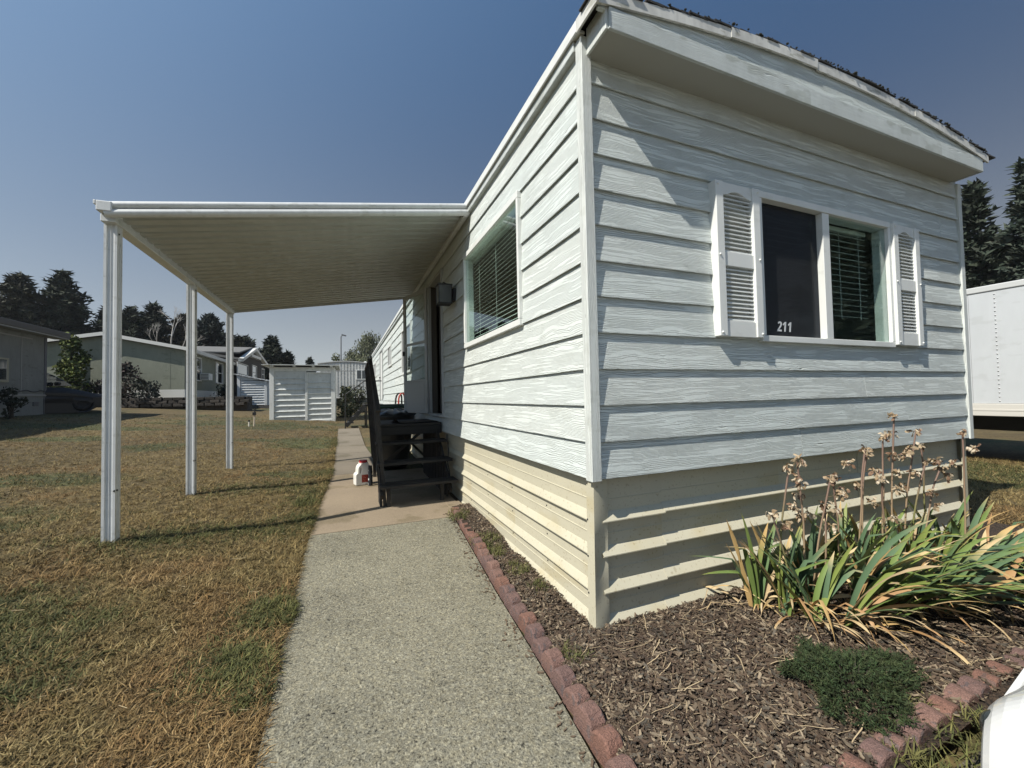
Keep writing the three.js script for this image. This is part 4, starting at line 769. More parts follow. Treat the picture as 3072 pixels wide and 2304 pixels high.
// block retaining wall, one mesh for each block
{
  const s = thing('retaining_wall', 'low retaining wall of rough dark stone blocks below the green house', 'wall');
  const R = rng(33), mats = [0.03, 0.045, 0.065].map(v => std(lin(v * 1.15, v, v * 0.86), 0.95, { bumpMap: roughBmp, bumpScale: 0.02 }));
  const geos = [0, 1, 2].map(i => uvm(new RoundedBoxGeometry(0.4 - i * 0.02, 0.148, 0.3, 1, 0.025)));
  for (let c = 0; c < 3; c++) for (let i = 0; i < 22; i++) {
    const m = new THREE.Mesh(geos[i % 3], mats[Math.floor(R() * 3)]); m.name = 'block'; m.castShadow = m.receiveShadow = true;
    m.position.set(-15.0 + i * 0.42 + (c % 2) * 0.21, G(-11, -22.6) - 0.02 + c * 0.152 - 0.012 * (i - 9) * 0.0 + 0.075, -22.6 + (R() - 0.5) * 0.07 - c * 0.02); m.rotation.y = (R() - 0.5) * 0.08; s.add(m);
  }
  mesh('soil', [B(-15.2, -5.9, 0.9, G(-11, -22.6) + 0.43, -24, -22.75)], M.carpet, s);
}
// white box truck on the right
{
  const s = thing('box_truck', 'white riveted cargo box of a truck parked beyond the mobile home', 'truck', [9, 0, 0]);
  const m = new THREE.MeshStandardMaterial({ map: paintTex(0.5, 0.52, 0.53, 0.04, 681, 2), roughness: 0.35 });
  const z0 = -6.2, z1 = 0.6;
  for (let i = 0; i < 6; i++) mesh('side_panel', [B(0, 0.03, 1.06, 2.98, z0 + i * 1.1333 + 0.002, z0 + (i + 1) * 1.1333 - 0.002)], m, s);
  mesh('cargo_box', [B(0.031, 2.4, 1.07, 3.0, z0 + 0.01, z1 - 0.01)], m, s);
  const rv = []; for (let i = 0; i < 6; i++) for (const dx of [0.02]) for (let k = 0; k < 26; k++) rv.push(new THREE.SphereGeometry(0.012, 6, 4).translate(-0.002, 1.1 + k * 0.073, -1.37 + (i - 4) * 1.1333 + dx));
  mesh('rivet', rv, std(lin(0.5, 0.5, 0.5), 0.4), s);
  mesh('top_rail', [RB(-0.02, 2.42, 2.98, 3.09, z0, z1, 0.02)], std(lin(0.5, 0.51, 0.5), 0.4), s);
  mesh('bottom_rail', [RB(-0.025, 2.42, 0.84, 1.055, z0, z1, 0.012), RB(-0.03, -0.02, 0.93, 0.96, z0, z1, 0.003)], std(lin(0.55, 0.53, 0.48), 0.5), s);
  mesh('chassis', [RB(0.7, 0.85, 0.55, 0.84, z0, z1, 0.02), RB(1.6, 1.75, 0.55, 0.84, z0, z1, 0.02), RB(0.3, 2.1, 0.35, 0.5, -1.2, -1.05, 0.02)], M.black, s);
  for (const [x, z] of [[0.2, -4.6], [2.0, -4.6], [2.0, -0.6]]) { const w = sub('wheel', s); mesh('tyre', [new THREE.TorusGeometry(0.33, 0.14, 10, 24).rotateY(Math.PI / 2).translate(x, 0.47, z)], M.rubber, w); mesh('rim', [new THREE.CylinderGeometry(0.26, 0.26, 0.2, 18).rotateZ(Math.PI / 2).translate(x, 0.47, z)], M.steel, w); }
}
// cars
function car(name, label, pos, turn, paint) {
  const c = thing(name, label, 'car', pos, turn);
  const side = new THREE.Shape(); side.moveTo(0.1, 0.24); side.lineTo(4.2, 0.24); side.quadraticCurveTo(4.36, 0.3, 4.34, 0.62); side.quadraticCurveTo(4.32, 0.9, 4.1, 0.96); side.lineTo(1.35, 0.93); side.quadraticCurveTo(0.6, 0.8, 0.22, 0.62); side.quadraticCurveTo(0.05, 0.54, 0.02, 0.44); side.quadraticCurveTo(0.0, 0.3, 0.1, 0.24);
  for (const x of [0.85, 3.45]) { const h = new THREE.Path(); h.absarc(x, 0.3, 0.36, 0, Math.PI * 2); side.holes.push(h); }
  const g = new THREE.ExtrudeGeometry(side, { depth: 1.5, bevelEnabled: true, bevelSize: 0.06, bevelThickness: 0.13, bevelSegments: 6, curveSegments: 16 }).translate(0, 0, -0.75);
  // narrow the nose so that the corner rounds back
  const p = g.attributes.position; for (let i = 0; i < p.count; i++) { const x = p.getX(i), k = 1 - 0.16 * Math.pow(clamp(1 - (x + 0.06) / 0.9), 2) - 0.06 * Math.pow(clamp((x - 3.6) / 0.8), 2); const z = p.getZ(i), y = p.getY(i); p.setZ(i, z * k); if (y > 0.52) p.setY(i, y - 0.27 * Math.pow(clamp((Math.abs(z) - 0.5) / 0.38), 2) * sstep(0.05, 0.5, x)); }
  g.computeVertexNormals();
  mesh('body', g, paint, c);
  const cab = new THREE.Shape(); cab.moveTo(1.1, 0.94); cab.quadraticCurveTo(1.7, 1.4, 2.05, 1.46); cab.lineTo(3.1, 1.46); cab.quadraticCurveTo(3.7, 1.35, 3.95, 0.94); cab.lineTo(1.1, 0.94);
  mesh('cabin_glass', new THREE.ExtrudeGeometry(cab, { depth: 1.2, bevelEnabled: true, bevelSize: 0.03, bevelThickness: 0.12, bevelSegments: 4 }).translate(0, 0, -0.6), M.darkGlass, c);
  mesh('roof', [RB(1.95, 3.2, 1.455, 1.5, -0.6, 0.6, 0.02, 3)], paint, c);
  for (const sd of [-1, 1]) {
    mesh('headlight', [new RoundedBoxGeometry(0.34, 0.08, 0.2, 4, 0.035).rotateZ(0.12).rotateY(sd * 0.4).translate(0.24, 0.56, sd * 0.655)], M.darkGlass, c);
    mesh('mirror', [new RoundedBoxGeometry(0.12, 0.12, 0.2, 3, 0.04).translate(1.62, 1.0, sd * 0.92)], paint, c);
    for (const x of [0.85, 3.45]) { const w = sub('wheel', c); mesh('tyre', [new THREE.TorusGeometry(0.23, 0.085, 10, 24).translate(x, 0.315, sd * 0.76)], M.rubber, w); mesh('rim', [new THREE.CylinderGeometry(0.2, 0.2, 0.1, 18).rotateX(Math.PI / 2).translate(x, 0.315, sd * 0.76)], c.userData.label.startsWith('black') ? M.rubber : M.steel, w); }
  }
  mesh('grille', [RB(-0.07, -0.02, 0.3, 0.42, -0.45, 0.45, 0.02)], M.black, c);
  mesh('number_plate_recess', [RB(-0.075, -0.03, 0.45, 0.53, -0.2, 0.2, 0.01)], M.black, c);
  return c;
}
car('parked_car', 'white car nose with dark headlight at the lower right corner', [0.0, 0, 2.24], 0, new THREE.MeshPhysicalMaterial({ map: paintTex(0.7, 0.7, 0.68, 0.05, 691, 0.8), roughness: 0.35, clearcoat: 0.6 }));
car('parked_car', 'black car half hidden behind the shaded mobile home', [-10.55, G(-11, -20), -19.6], -2.2, new THREE.MeshPhysicalMaterial({ color: lin(0.008, 0.008, 0.01), roughness: 0.55 }));
// street lamp
{
  const s = thing('street_lamp', 'tall thin street lamp above the ribbed mobile home', 'street lamp', [-1.62, 1.0, -45]);
  mesh('pole', [rod(V(0, 0, 0), V(0.06, 7.05, 0), 0.11, 0.06, 10)], std(lin(0.14, 0.15, 0.16), 0.6), s);
  mesh('arm', [rod(V(0.06, 7.0, 0), V(0.22, 7.22, 0), 0.05, 0.04, 8)], std(lin(0.14, 0.15, 0.16), 0.6), s);
  mesh('lamp_head', [new RoundedBoxGeometry(0.5, 0.14, 0.24, 3, 0.05).rotateZ(-0.25).translate(0.34, 7.2, 0)], std(lin(0.12, 0.13, 0.14), 0.6), s);
}
// sprinkler stake in the lawn
{
  const x = -4.0, z = -13.6, y = G(x, z);
  const s = thing('garden_stake', 'thin pale stake with a dark tap standing in the lawn before the sheds', 'stake', [x, y - 0.03, z]);
  mesh('stem', [rod(V(0, 0, 0), V(0.02, 0.42, 0), 0.022)], std(lin(0.5, 0.42, 0.33), 0.8), s); mesh('tap', [RB(-0.04, 0.06, 0.4, 0.5, -0.04, 0.04, 0.01), rod(V(0.02, 0.48, 0), V(0.03, 0.64, 0), 0.02), rod(V(-0.05, 0.56, 0), V(0.08, 0.57, 0), 0.014)], M.black, s);
  const t = thing('garden_stake', 'short white stub beside the taller stake in the lawn', 'stake', [x - 0.12, y - 0.03, z + 0.1]);
  mesh('stem', [rod(V(0, 0, 0), V(0, 0.2, 0), 0.024)], std(lin(0.6, 0.55, 0.48), 0.8), t); mesh('cap', [rod(V(0, 0.2, 0), V(0, 0.25, 0), 0.03)], M.black, t);
}
// ---------------------------------------------------------------- trees
class Leaves {                                             // many small faces with their own tone
  constructor() { this.p = []; this.c = []; }
  tri(a, b, c, k) { this.p.push(a.x, a.y, a.z, b.x, b.y, b.z, c.x, c.y, c.z); for (let i = 0; i < 3; i++) this.c.push(k[0], k[1], k[2]); }
  quad(o, u, v, k) { const b = o.clone().add(u), c = b.clone().add(v), d = o.clone().add(v); this.tri(o, b, c, k); this.tri(o, c, d, k); }
  geo() { const g = new THREE.BufferGeometry(); g.setAttribute('position', new THREE.Float32BufferAttribute(this.p, 3)); g.setAttribute('color', new THREE.Float32BufferAttribute(this.c, 3)); g.computeVertexNormals(); return g; }
}
const leafMat = new THREE.MeshStandardMaterial({ vertexColors: true, roughness: 0.85, side: THREE.DoubleSide });
const bark = std(lin(0.06, 0.05, 0.04), 0.95);
function rv(R) { const a = R() * Math.PI * 2, y = R() * 2 - 1, s = Math.sqrt(1 - y * y); return V(Math.cos(a) * s, y, Math.sin(a) * s); }
// conifer: limbs in whorls, each limb carrying sprays of needle tufts
function conifer(label, x, z, top, r, seed, o = {}) {
  const R = rng(seed), y0 = G(x, z) - 0.1, h = (top - y0) * 0.965, t = thing(o.name || 'pine_tree', label, 'tree', [x, y0, z], 0, o.group);
  const tone = o.tone || [0.022, 0.034, 0.018], L = new Leaves(), limbs = [rod(V(0, 0, 0), V(0.02 * h * (R() - 0.5), h * 0.96, 0), h * 0.016, h * 0.002, 8)];
  const levels = o.levels || 22, tuft = o.tuft || 0.5, n = o.n || 1, bare = o.bare || 0.06;
  for (let i = 0; i < levels; i++) {
    const q = bare + (1 - bare) * (i + R() * 0.6) / levels, y = q * h;
    let rad = o.round ? r * Math.pow(Math.sin(Math.PI * Math.min(1, 0.28 + 0.72 * q)), 0.85) + 0.04 * r : r * Math.pow(1 - q, 0.82) + 0.03 * r;
    rad *= 0.72 + 0.5 * R();
    const k = 5 + Math.floor(R() * 3), off = R() * 6.28;
    for (let b = 0; b < k; b++) {
      const a = off + b / k * 6.28 + (R() - 0.5) * 0.5, len = rad * (0.7 + 0.45 * R()), rise = (o.round ? 0.35 : 0.05) + (q - 0.5) * 0.7 + (R() - 0.5) * 0.25;
      const dir = V(Math.cos(a), rise, Math.sin(a)).normalize(), A = V(0, y, 0), E = A.clone().addScaledVector(dir, len);
      if (len > 0.5) limbs.push(rod(A, E, 0.012 * len + 0.015, 0.006, 4));
      const m = Math.max(3, Math.round(len * 3.4 * n / tuft * 0.6));
      for (let s = 0; s < m; s++) {
        const f = 0.18 + 0.85 * (s + R()) / m, c = A.clone().addScaledVector(dir, len * f); c.y -= 0.06 * len * f * f;
        const sprd = (1.15 - 0.7 * Math.abs(f - 0.45)) * tuft, shade = 0.65 + 0.75 * R();
        const kk = [tone[0] * shade * (1 + 0.3 * R()), tone[1] * shade, tone[2] * shade];
        for (let e = 0; e < 5; e++) {
          const u = rv(R); u.y = u.y * 0.45 + 0.12; u.addScaledVector(dir, 0.55).normalize(); const side = rv(R).cross(u).normalize();
          const p0 = c.clone().addScaledVector(rv(R), sprd * 0.55), tip = p0.clone().addScaledVector(u, sprd * (0.6 + R() * 0.7));
          L.tri(p0.clone().addScaledVector(side, sprd * 0.26), p0.clone().addScaledVector(side, -sprd * 0.26), tip, kk);
        }
      }
    }
  }
  mesh('trunk', limbs, bark, t); mesh('crown', L.geo(), leafMat, t, false);
}
conifer('tallest broad dark fir behind the shaded mobile home at the left', -30.8, -60, 16.8, 6.6, 901, { name: 'fir_tree', levels: 28, tuft: 0.66, n: 1.5 });
conifer('dark fir with a ragged top at the far left edge', -37.6, -60, 15.2, 6.4, 902, { name: 'fir_tree', levels: 24, tuft: 0.66, n: 1.4 });
conifer('second dark fir, left of the tallest broad fir', -33.3, -58, 15.8, 5.4, 903, { name: 'fir_tree', levels: 26, tuft: 0.64, n: 1.4, tone: [0.03, 0.038, 0.022] });
conifer('low dark fir right of the tallest broad fir, near the first post', -27.6, -62, 13.2, 4.6, 904, { name: 'fir_tree', tuft: 0.62, n: 1.4 });
conifer('rounded dark pine above the gable, just right of the first post', -24.7, -60, 13.0, 3.6, 905, { round: 1, tuft: 0.6, n: 1.5 });
conifer('peaked dark pine above the gable between the first two posts', -22.5, -60, 13.7, 3.9, 906, { tuft: 0.6, n: 1.7, levels: 24, tone: [0.018, 0.03, 0.02] });
conifer('olive pine behind the bare white tree', -19.7, -61, 12.6, 3.2, 907, { round: 1, tuft: 0.55, n: 1.6, tone: [0.035, 0.036, 0.02] });
conifer('dark pine just right of the middle post', -16.9, -60, 12.6, 3.2, 908, { round: 1, tuft: 0.55, n: 1.8, tone: [0.014, 0.026, 0.02] });
conifer('low rounded dark pine behind the dark cross gable', -13.4, -60, 9.8, 3.4, 909, { round: 1, tuft: 0.5, n: 1.5 });
conifer('broad dark pine above the larger shed', -10.1, -60, 10.1, 3.6, 910, { tuft: 0.52, n: 2.0, levels: 22 });
conifer('low dark pine right of the broad one above the larger shed', -8.3, -61, 8.0, 2.3, 911, { tuft: 0.48, n: 1.7 });
conifer('small lone fir above the shed roof', -5.75, -62, 7.4, 1.9, 912, { name: 'fir_tree', tuft: 0.38, n: 1.5 });
conifer('tall spruce behind the right corner of the mobile home', 28, -8.0, 12.0, 2.5, 913, { name: 'spruce_tree', tuft: 0.4, n: 1.9, levels: 28, tone: [0.026, 0.042, 0.027] });
conifer('blue green spruce at the right edge behind the truck', 28, -6.15, 12.2, 2.5, 914, { name: 'spruce_tree', tuft: 0.4, n: 1.9, levels: 28, tone: [0.036, 0.056, 0.04] });
conifer('large spruce across the driveway to the right of the viewer', 19, 8.5, 13, 3.2, 916, { name: 'spruce_tree', tuft: 0.5, n: 1.3, levels: 24 });
conifer('second large spruce farther along the driveway to the right', 27, 13.5, 14, 3.6, 917, { name: 'spruce_tree', tuft: 0.55, n: 1.2, levels: 24 });
conifer('lower dark spruce behind the mobile home between its two neighbours', 31, -8.2, 9.6, 3.2, 915, { name: 'spruce_tree', tuft: 0.45, n: 1.6, levels: 24, tone: [0.026, 0.04, 0.026] });
// leafy trees and shrubs: clusters of leaf faces round branch ends
function leafy(name, label, x, z, h, rx, seed, o = {}) {
  const R = rng(seed), y0 = (o.y ?? G(x, z)) - 0.05, t = thing(name, label, o.cat || 'shrub', [x, y0, z]), L = new Leaves(), limbs = [];
  const base = o.base ?? 0.25, stems = o.stems || 1, tone = o.tone, ls = o.leaf || 0.12, cl = o.clusters || 40;
  for (let s = 0; s < stems; s++) limbs.push(rod(V(0, 0, 0), V((R() - 0.5) * rx * 0.5, h * (base + 0.35), (R() - 0.5) * rx * 0.5), o.trunk || 0.05, 0.02, 6));
  for (let i = 0; i < cl; i++) {
    const q = R(), a = R() * 6.28, prof = o.cone ? Math.pow(1 - q, 0.75) : Math.pow(Math.sin(Math.PI * (0.12 + 0.86 * q)), 0.7), rr = rx * prof * Math.sqrt(R()) * (0.8 + 0.4 * R());
    const c = V(Math.cos(a) * rr, h * (base + (1 - base) * q), Math.sin(a) * rr);
    limbs.push(rod(V(c.x * 0.2, h * base * 0.6 + c.y * 0.3, c.z * 0.2), c, 0.016, 0.006, 4));
    const cr = (o.cr || 0.3) * (0.6 + 0.7 * R()), sh = 0.6 + 0.8 * R();
    for (let e = 0; e < (o.per || 60); e++) {
      const d = rv(R), p = c.clone().addScaledVector(d, cr * Math.cbrt(R())); if (o.droop) p.y -= o.droop * R() * R();
      const u = rv(R), v = rv(R).cross(u).normalize(), k = tone[Math.floor(R() * tone.length)], g = sh * (0.75 + 0.5 * R());
      if (o.droop) u.set(u.x * 0.4, -1, u.z * 0.4).normalize();
      const s2 = ls * (0.6 + 0.8 * R()), kk = [k[0] * g, k[1] * g, k[2] * g];
      L.tri(p, p.clone().addScaledVector(u, s2 * 0.5).addScaledVector(v, s2 * 0.3), p.clone().addScaledVector(u, s2), kk); L.tri(p, p.clone().addScaledVector(u, s2), p.clone().addScaledVector(u, s2 * 0.5).addScaledVector(v, -s2 * 0.3), kk);
    }
  }
  mesh('trunk', limbs, o.bark || bark, t); mesh('crown', L.geo(), leafMat, t, false); return t;
}
leafy('birch_tree', 'weeping birch behind the back corner of the mobile home', 1.7, -50, 8.1, 2.6, 921, { cat: 'tree', trunk: 0.16, base: 0.2, clusters: 110, per: 80, cr: 0.8, leaf: 0.24, droop: 1.5, tone: [[0.085, 0.095, 0.05], [0.12, 0.125, 0.07], [0.06, 0.07, 0.035]], bark: std(lin(0.4, 0.39, 0.36), 0.9) });
leafy('leafy_tree', 'low pale leafy tree left of the birch', -0.4, -51, 5.8, 1.6, 922, { cat: 'tree', trunk: 0.1, clusters: 50, per: 60, cr: 0.6, leaf: 0.22, tone: [[0.1, 0.11, 0.06], [0.07, 0.08, 0.045]] });
leafy('leafy_tree', 'small thin tree top beside the street lamp', -2.1, -52, 5.6, 0.7, 923, { cat: 'tree', trunk: 0.08, clusters: 20, per: 40, cr: 0.4, leaf: 0.22, tone: [[0.1, 0.11, 0.06]] });
leafy('young_tree', 'young bright green tree in front of the green house gable', -12.75, -22.9, 3.0, 1.05, 924, { cat: 'tree', y: 1.45, cone: 1, base: 0.05, clusters: 46, per: 70, cr: 0.3, leaf: 0.15, tone: [[0.06, 0.08, 0.014], [0.03, 0.05, 0.012], [0.09, 0.105, 0.02]] });
leafy('shrub', 'dusky red leaved shrub on the retaining wall', -10.9, -22.9, 1.75, 0.6, 925, { y: 1.45, base: 0.1, stems: 3, clusters: 30, per: 55, cr: 0.26, leaf: 0.13, tone: [[0.05, 0.035, 0.035], [0.035, 0.04, 0.03], [0.07, 0.06, 0.05]] });
leafy('shrub', 'low grey green shrub right of the red leaved one', -10.0, -22.95, 0.95, 0.55, 926, { y: 1.45, base: 0.1, stems: 3, clusters: 18, per: 40, cr: 0.22, leaf: 0.12, tone: [[0.05, 0.06, 0.045], [0.03, 0.035, 0.03]] });
leafy('shrub', 'low dusky shrub left of the first post on the retaining wall', -11.9, -22.95, 0.9, 0.6, 927, { y: 1.45, base: 0.1, stems: 3, clusters: 18, per: 40, cr: 0.22, leaf: 0.12, tone: [[0.05, 0.045, 0.05], [0.035, 0.04, 0.03]] });
leafy('shrub', 'dark shrub by the white skirting near the small shed', -8.0, -28.2, 1.3, 0.7, 928, { base: 0.05, stems: 3, clusters: 20, per: 50, cr: 0.28, leaf: 0.13, tone: [[0.015, 0.025, 0.014]] });
leafy('shrub', 'sparse green shrub right of the larger shed', -1.15, -20, 1.35, 0.62, 929, { base: 0.05, stems: 4, clusters: 26, per: 45, cr: 0.26, leaf: 0.13, tone: [[0.05, 0.065, 0.03], [0.09, 0.1, 0.055], [0.12, 0.11, 0.06]] });
leafy('shrub', 'grey green shrub behind the back steps', -0.55, -23, 1.5, 0.7, 930, { base: 0.05, stems: 4, clusters: 26, per: 45, cr: 0.28, leaf: 0.13, tone: [[0.05, 0.06, 0.035], [0.08, 0.085, 0.05]] });
leafy('shrub', 'spindly shrub against the shaded mobile home at the left edge', -10.55, -15.2, 0.95, 0.4, 931, { base: 0.2, stems: 3, clusters: 12, per: 30, cr: 0.16, leaf: 0.1, tone: [[0.02, 0.026, 0.016]] });
// bare white tree
{
  const R = rng(940), t = thing('bare_tree', 'bare white dead tree standing among the dark pines', 'tree', [-19.0, G(-19, -54), -54]), g = [];
  const grow = (a, d, len, r, n) => { const b = a.clone().addScaledVector(d, len); g.push(rod(a, b, r, r * 0.65, 5)); if (!n) return; const k = 2 + Math.floor(R() * 2); for (let i = 0; i < k; i++) { const e = d.clone().add(rv(R).multiplyScalar(0.55)); e.y = Math.abs(e.y) + 0.2; grow(b, e.normalize(), len * (0.6 + R() * 0.22), r * 0.6, n - 1); } };
  grow(V(0, 0, 0), V(0, 1, 0), 4.6, 0.15, 0); grow(V(0, 4.4, 0), V(0.05, 1, 0), 1.9, 0.1, 5); grow(V(0, 3.4, 0), V(-0.7, 0.9, 0.2).normalize(), 1.5, 0.07, 4); grow(V(0, 3.9, 0), V(0.75, 0.8, 0).normalize(), 1.5, 0.07, 4); grow(V(0, 2.6, 0), V(0.8, 0.6, 0.1).normalize(), 1.4, 0.06, 4); grow(V(0, 2.8, 0), V(-0.8, 0.55, 0.1).normalize(), 1.4, 0.06, 4);
  mesh('branch', g, std(lin(0.42, 0.4, 0.37), 0.9), t);
}
// ---------------------------------------------------------------- irises in the bed
const Y = (x, z) => pz(z) + bedH(x, z);
const petalMat = new THREE.MeshStandardMaterial({ vertexColors: true, roughness: 0.6, side: THREE.DoubleSide });
const leafGreen = [[0.1, 0.165, 0.065], [0.13, 0.19, 0.05], [0.085, 0.145, 0.075], [0.17, 0.215, 0.05]], leafDry = [[0.46, 0.31, 0.13], [0.52, 0.4, 0.22], [0.34, 0.2, 0.09], [0.44, 0.33, 0.19]];
function blade(R, len, wid, heading, lean, curl, base, tip, dry) {     // one sword leaf: arched ribbon with a raised midrib
  const n = 9, p = [], c = [], idx = []; let pos = V(0, 0, 0), th = lean; const tw = (R() - 0.5) * (dry ? 1.6 : 0.5), kink = R() < 0.3 ? 0.35 + R() * 0.4 : 2;
  const H = V(Math.cos(heading), 0, Math.sin(heading)), S = V(-Math.sin(heading), 0, Math.cos(heading));
  for (let i = 0; i <= n; i++) {
    const t = i / n, w = wid * (0.75 + 0.5 * t) * Math.pow(1 - Math.pow(t, 3.2), 0.9) * (dry ? 0.85 + 0.3 * Math.sin(t * 11 + len * 40) : 1);
    const dir = V(0, 0, 0).addScaledVector(H, Math.sin(th)).addScaledVector(V(0, 1, 0), Math.cos(th)), nrm = dir.clone().cross(S);
    const a = tw * t, s2 = S.clone().multiplyScalar(Math.cos(a)).addScaledVector(nrm, Math.sin(a));
    const l = pos.clone().addScaledVector(s2, -w / 2), m = pos.clone().addScaledVector(nrm, -0.12 * w), r = pos.clone().addScaledVector(s2, w / 2);
    for (const q of [l, m, r]) { p.push(q.x, q.y, q.z); const k = sstep(tip[3], tip[3] + 0.35, t), v = 0.9 + 0.2 * vn(t * 9, len * 70, 5); c.push((base[0] + (tip[0] - base[0]) * k) * v, (base[1] + (tip[1] - base[1]) * k) * v, (base[2] + (tip[2] - base[2]) * k) * v); }
    if (i < n) { const b = i * 3; idx.push(b, b + 1, b + 4, b, b + 4, b + 3, b + 1, b + 2, b + 5, b + 1, b + 5, b + 4); }
    th += curl / n * (0.4 + 1.2 * t) + (Math.abs(t - kink) < 0.06 ? 0.9 : 0); pos = pos.clone().addScaledVector(dir, len / n);
    if (pos.y < -0.0 && i > 2) { pos.y = 0.004 + 0.01 * R(); th = Math.min(th, 1.57); }
  }
  const g = new THREE.BufferGeometry(); g.setAttribute('position', new THREE.Float32BufferAttribute(p, 3)); g.setAttribute('color', new THREE.Float32BufferAttribute(c, 3)); g.setIndex(idx); g.computeVertexNormals(); return g;
}
function irisClump(label, seed, fans, o) {
  const R = rng(seed), c = thing('iris_clump', label, 'plant', [0, 0, 0], 0, 'faded irises in the mulch bed');
  const add = (name, g, x, z) => { const m = new THREE.Mesh(g, petalMat); m.name = name; m.castShadow = m.receiveShadow = true; m.position.set(x, Y(x, z) - 0.012, z); c.add(m); return m; };
  for (const [x, z, hd, sprawl] of fans) {
    const n = o.n + Math.floor(R() * 3);
    for (let i = 0; i < n; i++) {
      const s = (i / (n - 1) - 0.5) * 2, out = hd + (s < 0 ? Math.PI : 0) + (R() - 0.5) * 0.7, dead = R() < 0.13;
      const L = (o.len || 0.5) * (0.65 + 0.45 * R()), lean = Math.abs(s) * 0.42 + sprawl * (0.2 + 0.5 * R()), base = dead ? leafDry[Math.floor(R() * 4)] : leafGreen[Math.floor(R() * 4)];
      const dr = leafDry[Math.floor(R() * 2)], tip = dead ? [...base, 1] : R() < 0.55 ? [...dr, 0.45 + R() * 0.5] : [0.2, 0.2, 0.05, 0.75];
      add(dead ? 'dried_leaf' : 'leaf', blade(R, L, 0.036 + 0.02 * R(), sprawl > 0.3 ? o.dir + (R() - 0.5) * 1.5 : out, lean, 0.2 + sprawl * (0.6 + 0.9 * R()) + R() * 0.4, base, tip, dead), x + (R() - 0.5) * 0.05, z + (R() - 0.5) * 0.05);
    }
    for (let i = 0; i < o.dry; i++) {
      const base = leafDry[Math.floor(R() * 4)], tip = leafDry[Math.floor(R() * 4)];
      add('dried_leaf', blade(R, 0.22 + 0.3 * R(), 0.014 + 0.016 * R(), R() < 0.6 ? o.dir + (R() - 0.5) * 2.2 : R() * 6.28, 0.5 + R() * 0.7, 0.9 + R() * 1.0, base, [...tip, 0.5], true), x + (R() - 0.5) * 0.1, z + (R() - 0.5) * 0.1);
    }
  }
  for (const [x, z, h, lean, az] of o.stalks || []) {
    const a = V(0, 0, 0), d = V(Math.cos(az) * lean, 1, Math.sin(az) * lean), pts = []; for (let i = 0; i <= 5; i++) { const t = i / 5; pts.push(V(d.x * h * t * t + (R() - 0.5) * 0.012, h * t, d.z * h * t * t + (R() - 0.5) * 0.012)); }
    const cv = new THREE.CatmullRomCurve3(pts), green = R() < 0.45, g = new THREE.TubeGeometry(cv, 14, 0.0055, 6), n = g.attributes.position.count, col = [];
    for (let i = 0; i < n; i++) { const t = g.attributes.position.getY(i) / h, k = sstep(0.3, 0.95, t); const A = green ? [0.17, 0.2, 0.05] : [0.3, 0.22, 0.13], Bc = [0.2, 0.13, 0.1]; col.push(A[0] + (Bc[0] - A[0]) * k, A[1] + (Bc[1] - A[1]) * k, A[2] + (Bc[2] - A[2]) * k); }
    g.setAttribute('color', new THREE.Float32BufferAttribute(col, 3)); const st = add('flower_stalk', g, x, z);
    const heads = [1, 0.86, 0.74, 0.62].slice(0, 2 + Math.floor(R() * 3));
    for (const t of heads) {
      const o2 = cv.getPoint(t), side = R() * 6.28, out = V(Math.cos(side), 0.4, Math.sin(side)).multiplyScalar(t === 1 ? 0.01 : 0.05 + 0.05 * R()), L = new Leaves(), cc = o2.clone().add(out), tone = [[0.36, 0.28, 0.18], [0.27, 0.19, 0.11], [0.17, 0.1, 0.06], [0.45, 0.38, 0.28]];
      if (t !== 1) { const w = V(0.003, 0, 0); L.tri(o2.clone().sub(w), o2.clone().add(w), cc, tone[1]); const w2 = V(0, 0, 0.003); L.tri(o2.clone().sub(w2), o2.clone().add(w2), cc, tone[1]); }
      for (let e = 0; e < 14; e++) {                       // shrivelled petals: curled strips
        const u = rv(R), v = rv(R).cross(u).normalize(), k = tone[Math.floor(R() * 4)]; let p0 = cc.clone().addScaledVector(u, 0.003 + 0.012 * R()), dd = u.clone();
        for (let s = 0; s < 4; s++) { const ws = 0.011 * Math.sin(Math.PI * (s + 0.7) / 5), p1 = p0.clone().addScaledVector(dd, 0.0095); L.tri(p0.clone().addScaledVector(v, -ws), p0.clone().addScaledVector(v, ws), p1.clone().addScaledVector(v, ws * 0.9), k); L.tri(p0.clone().addScaledVector(v, -ws), p1.clone().addScaledVector(v, ws * 0.9), p1.clone().addScaledVector(v, -ws * 0.9), k); p0 = p1; dd.addScaledVector(V(0, -0.5, 0), 1).addScaledVector(rv(R), 0.95).normalize(); }
      }
      const hm = new THREE.Mesh(L.geo(), petalMat); hm.name = 'seed_head'; hm.castShadow = hm.receiveShadow = true; st.add(hm);
    }
  }
}
irisClump('upright blue green iris clump nearest the house corner with brown flower stalks', 951, [[1.02, 0.18, 0.3, 0.05], [1.1, 0.3, 0.6, 0.1], [1.22, 0.2, 0.1, 0.05], [1.3, 0.36, 0.8, 0.15], [1.42, 0.22, 0.2, 0.1], [1.18, 0.42, 0.4, 0.2]], { n: 11, dry: 8, len: 0.56, dir: 1.9, stalks: [[1.08, 0.28, 0.86, 0.1, 0.4], [1.12, 0.33, 0.6, 0.18, 3.4], [1.3, 0.3, 0.9, 0.06, 3.1], [1.36, 0.3, 0.78, 0.16, 0.5], [1.42, 0.33, 0.62, 0.06, 0]] });
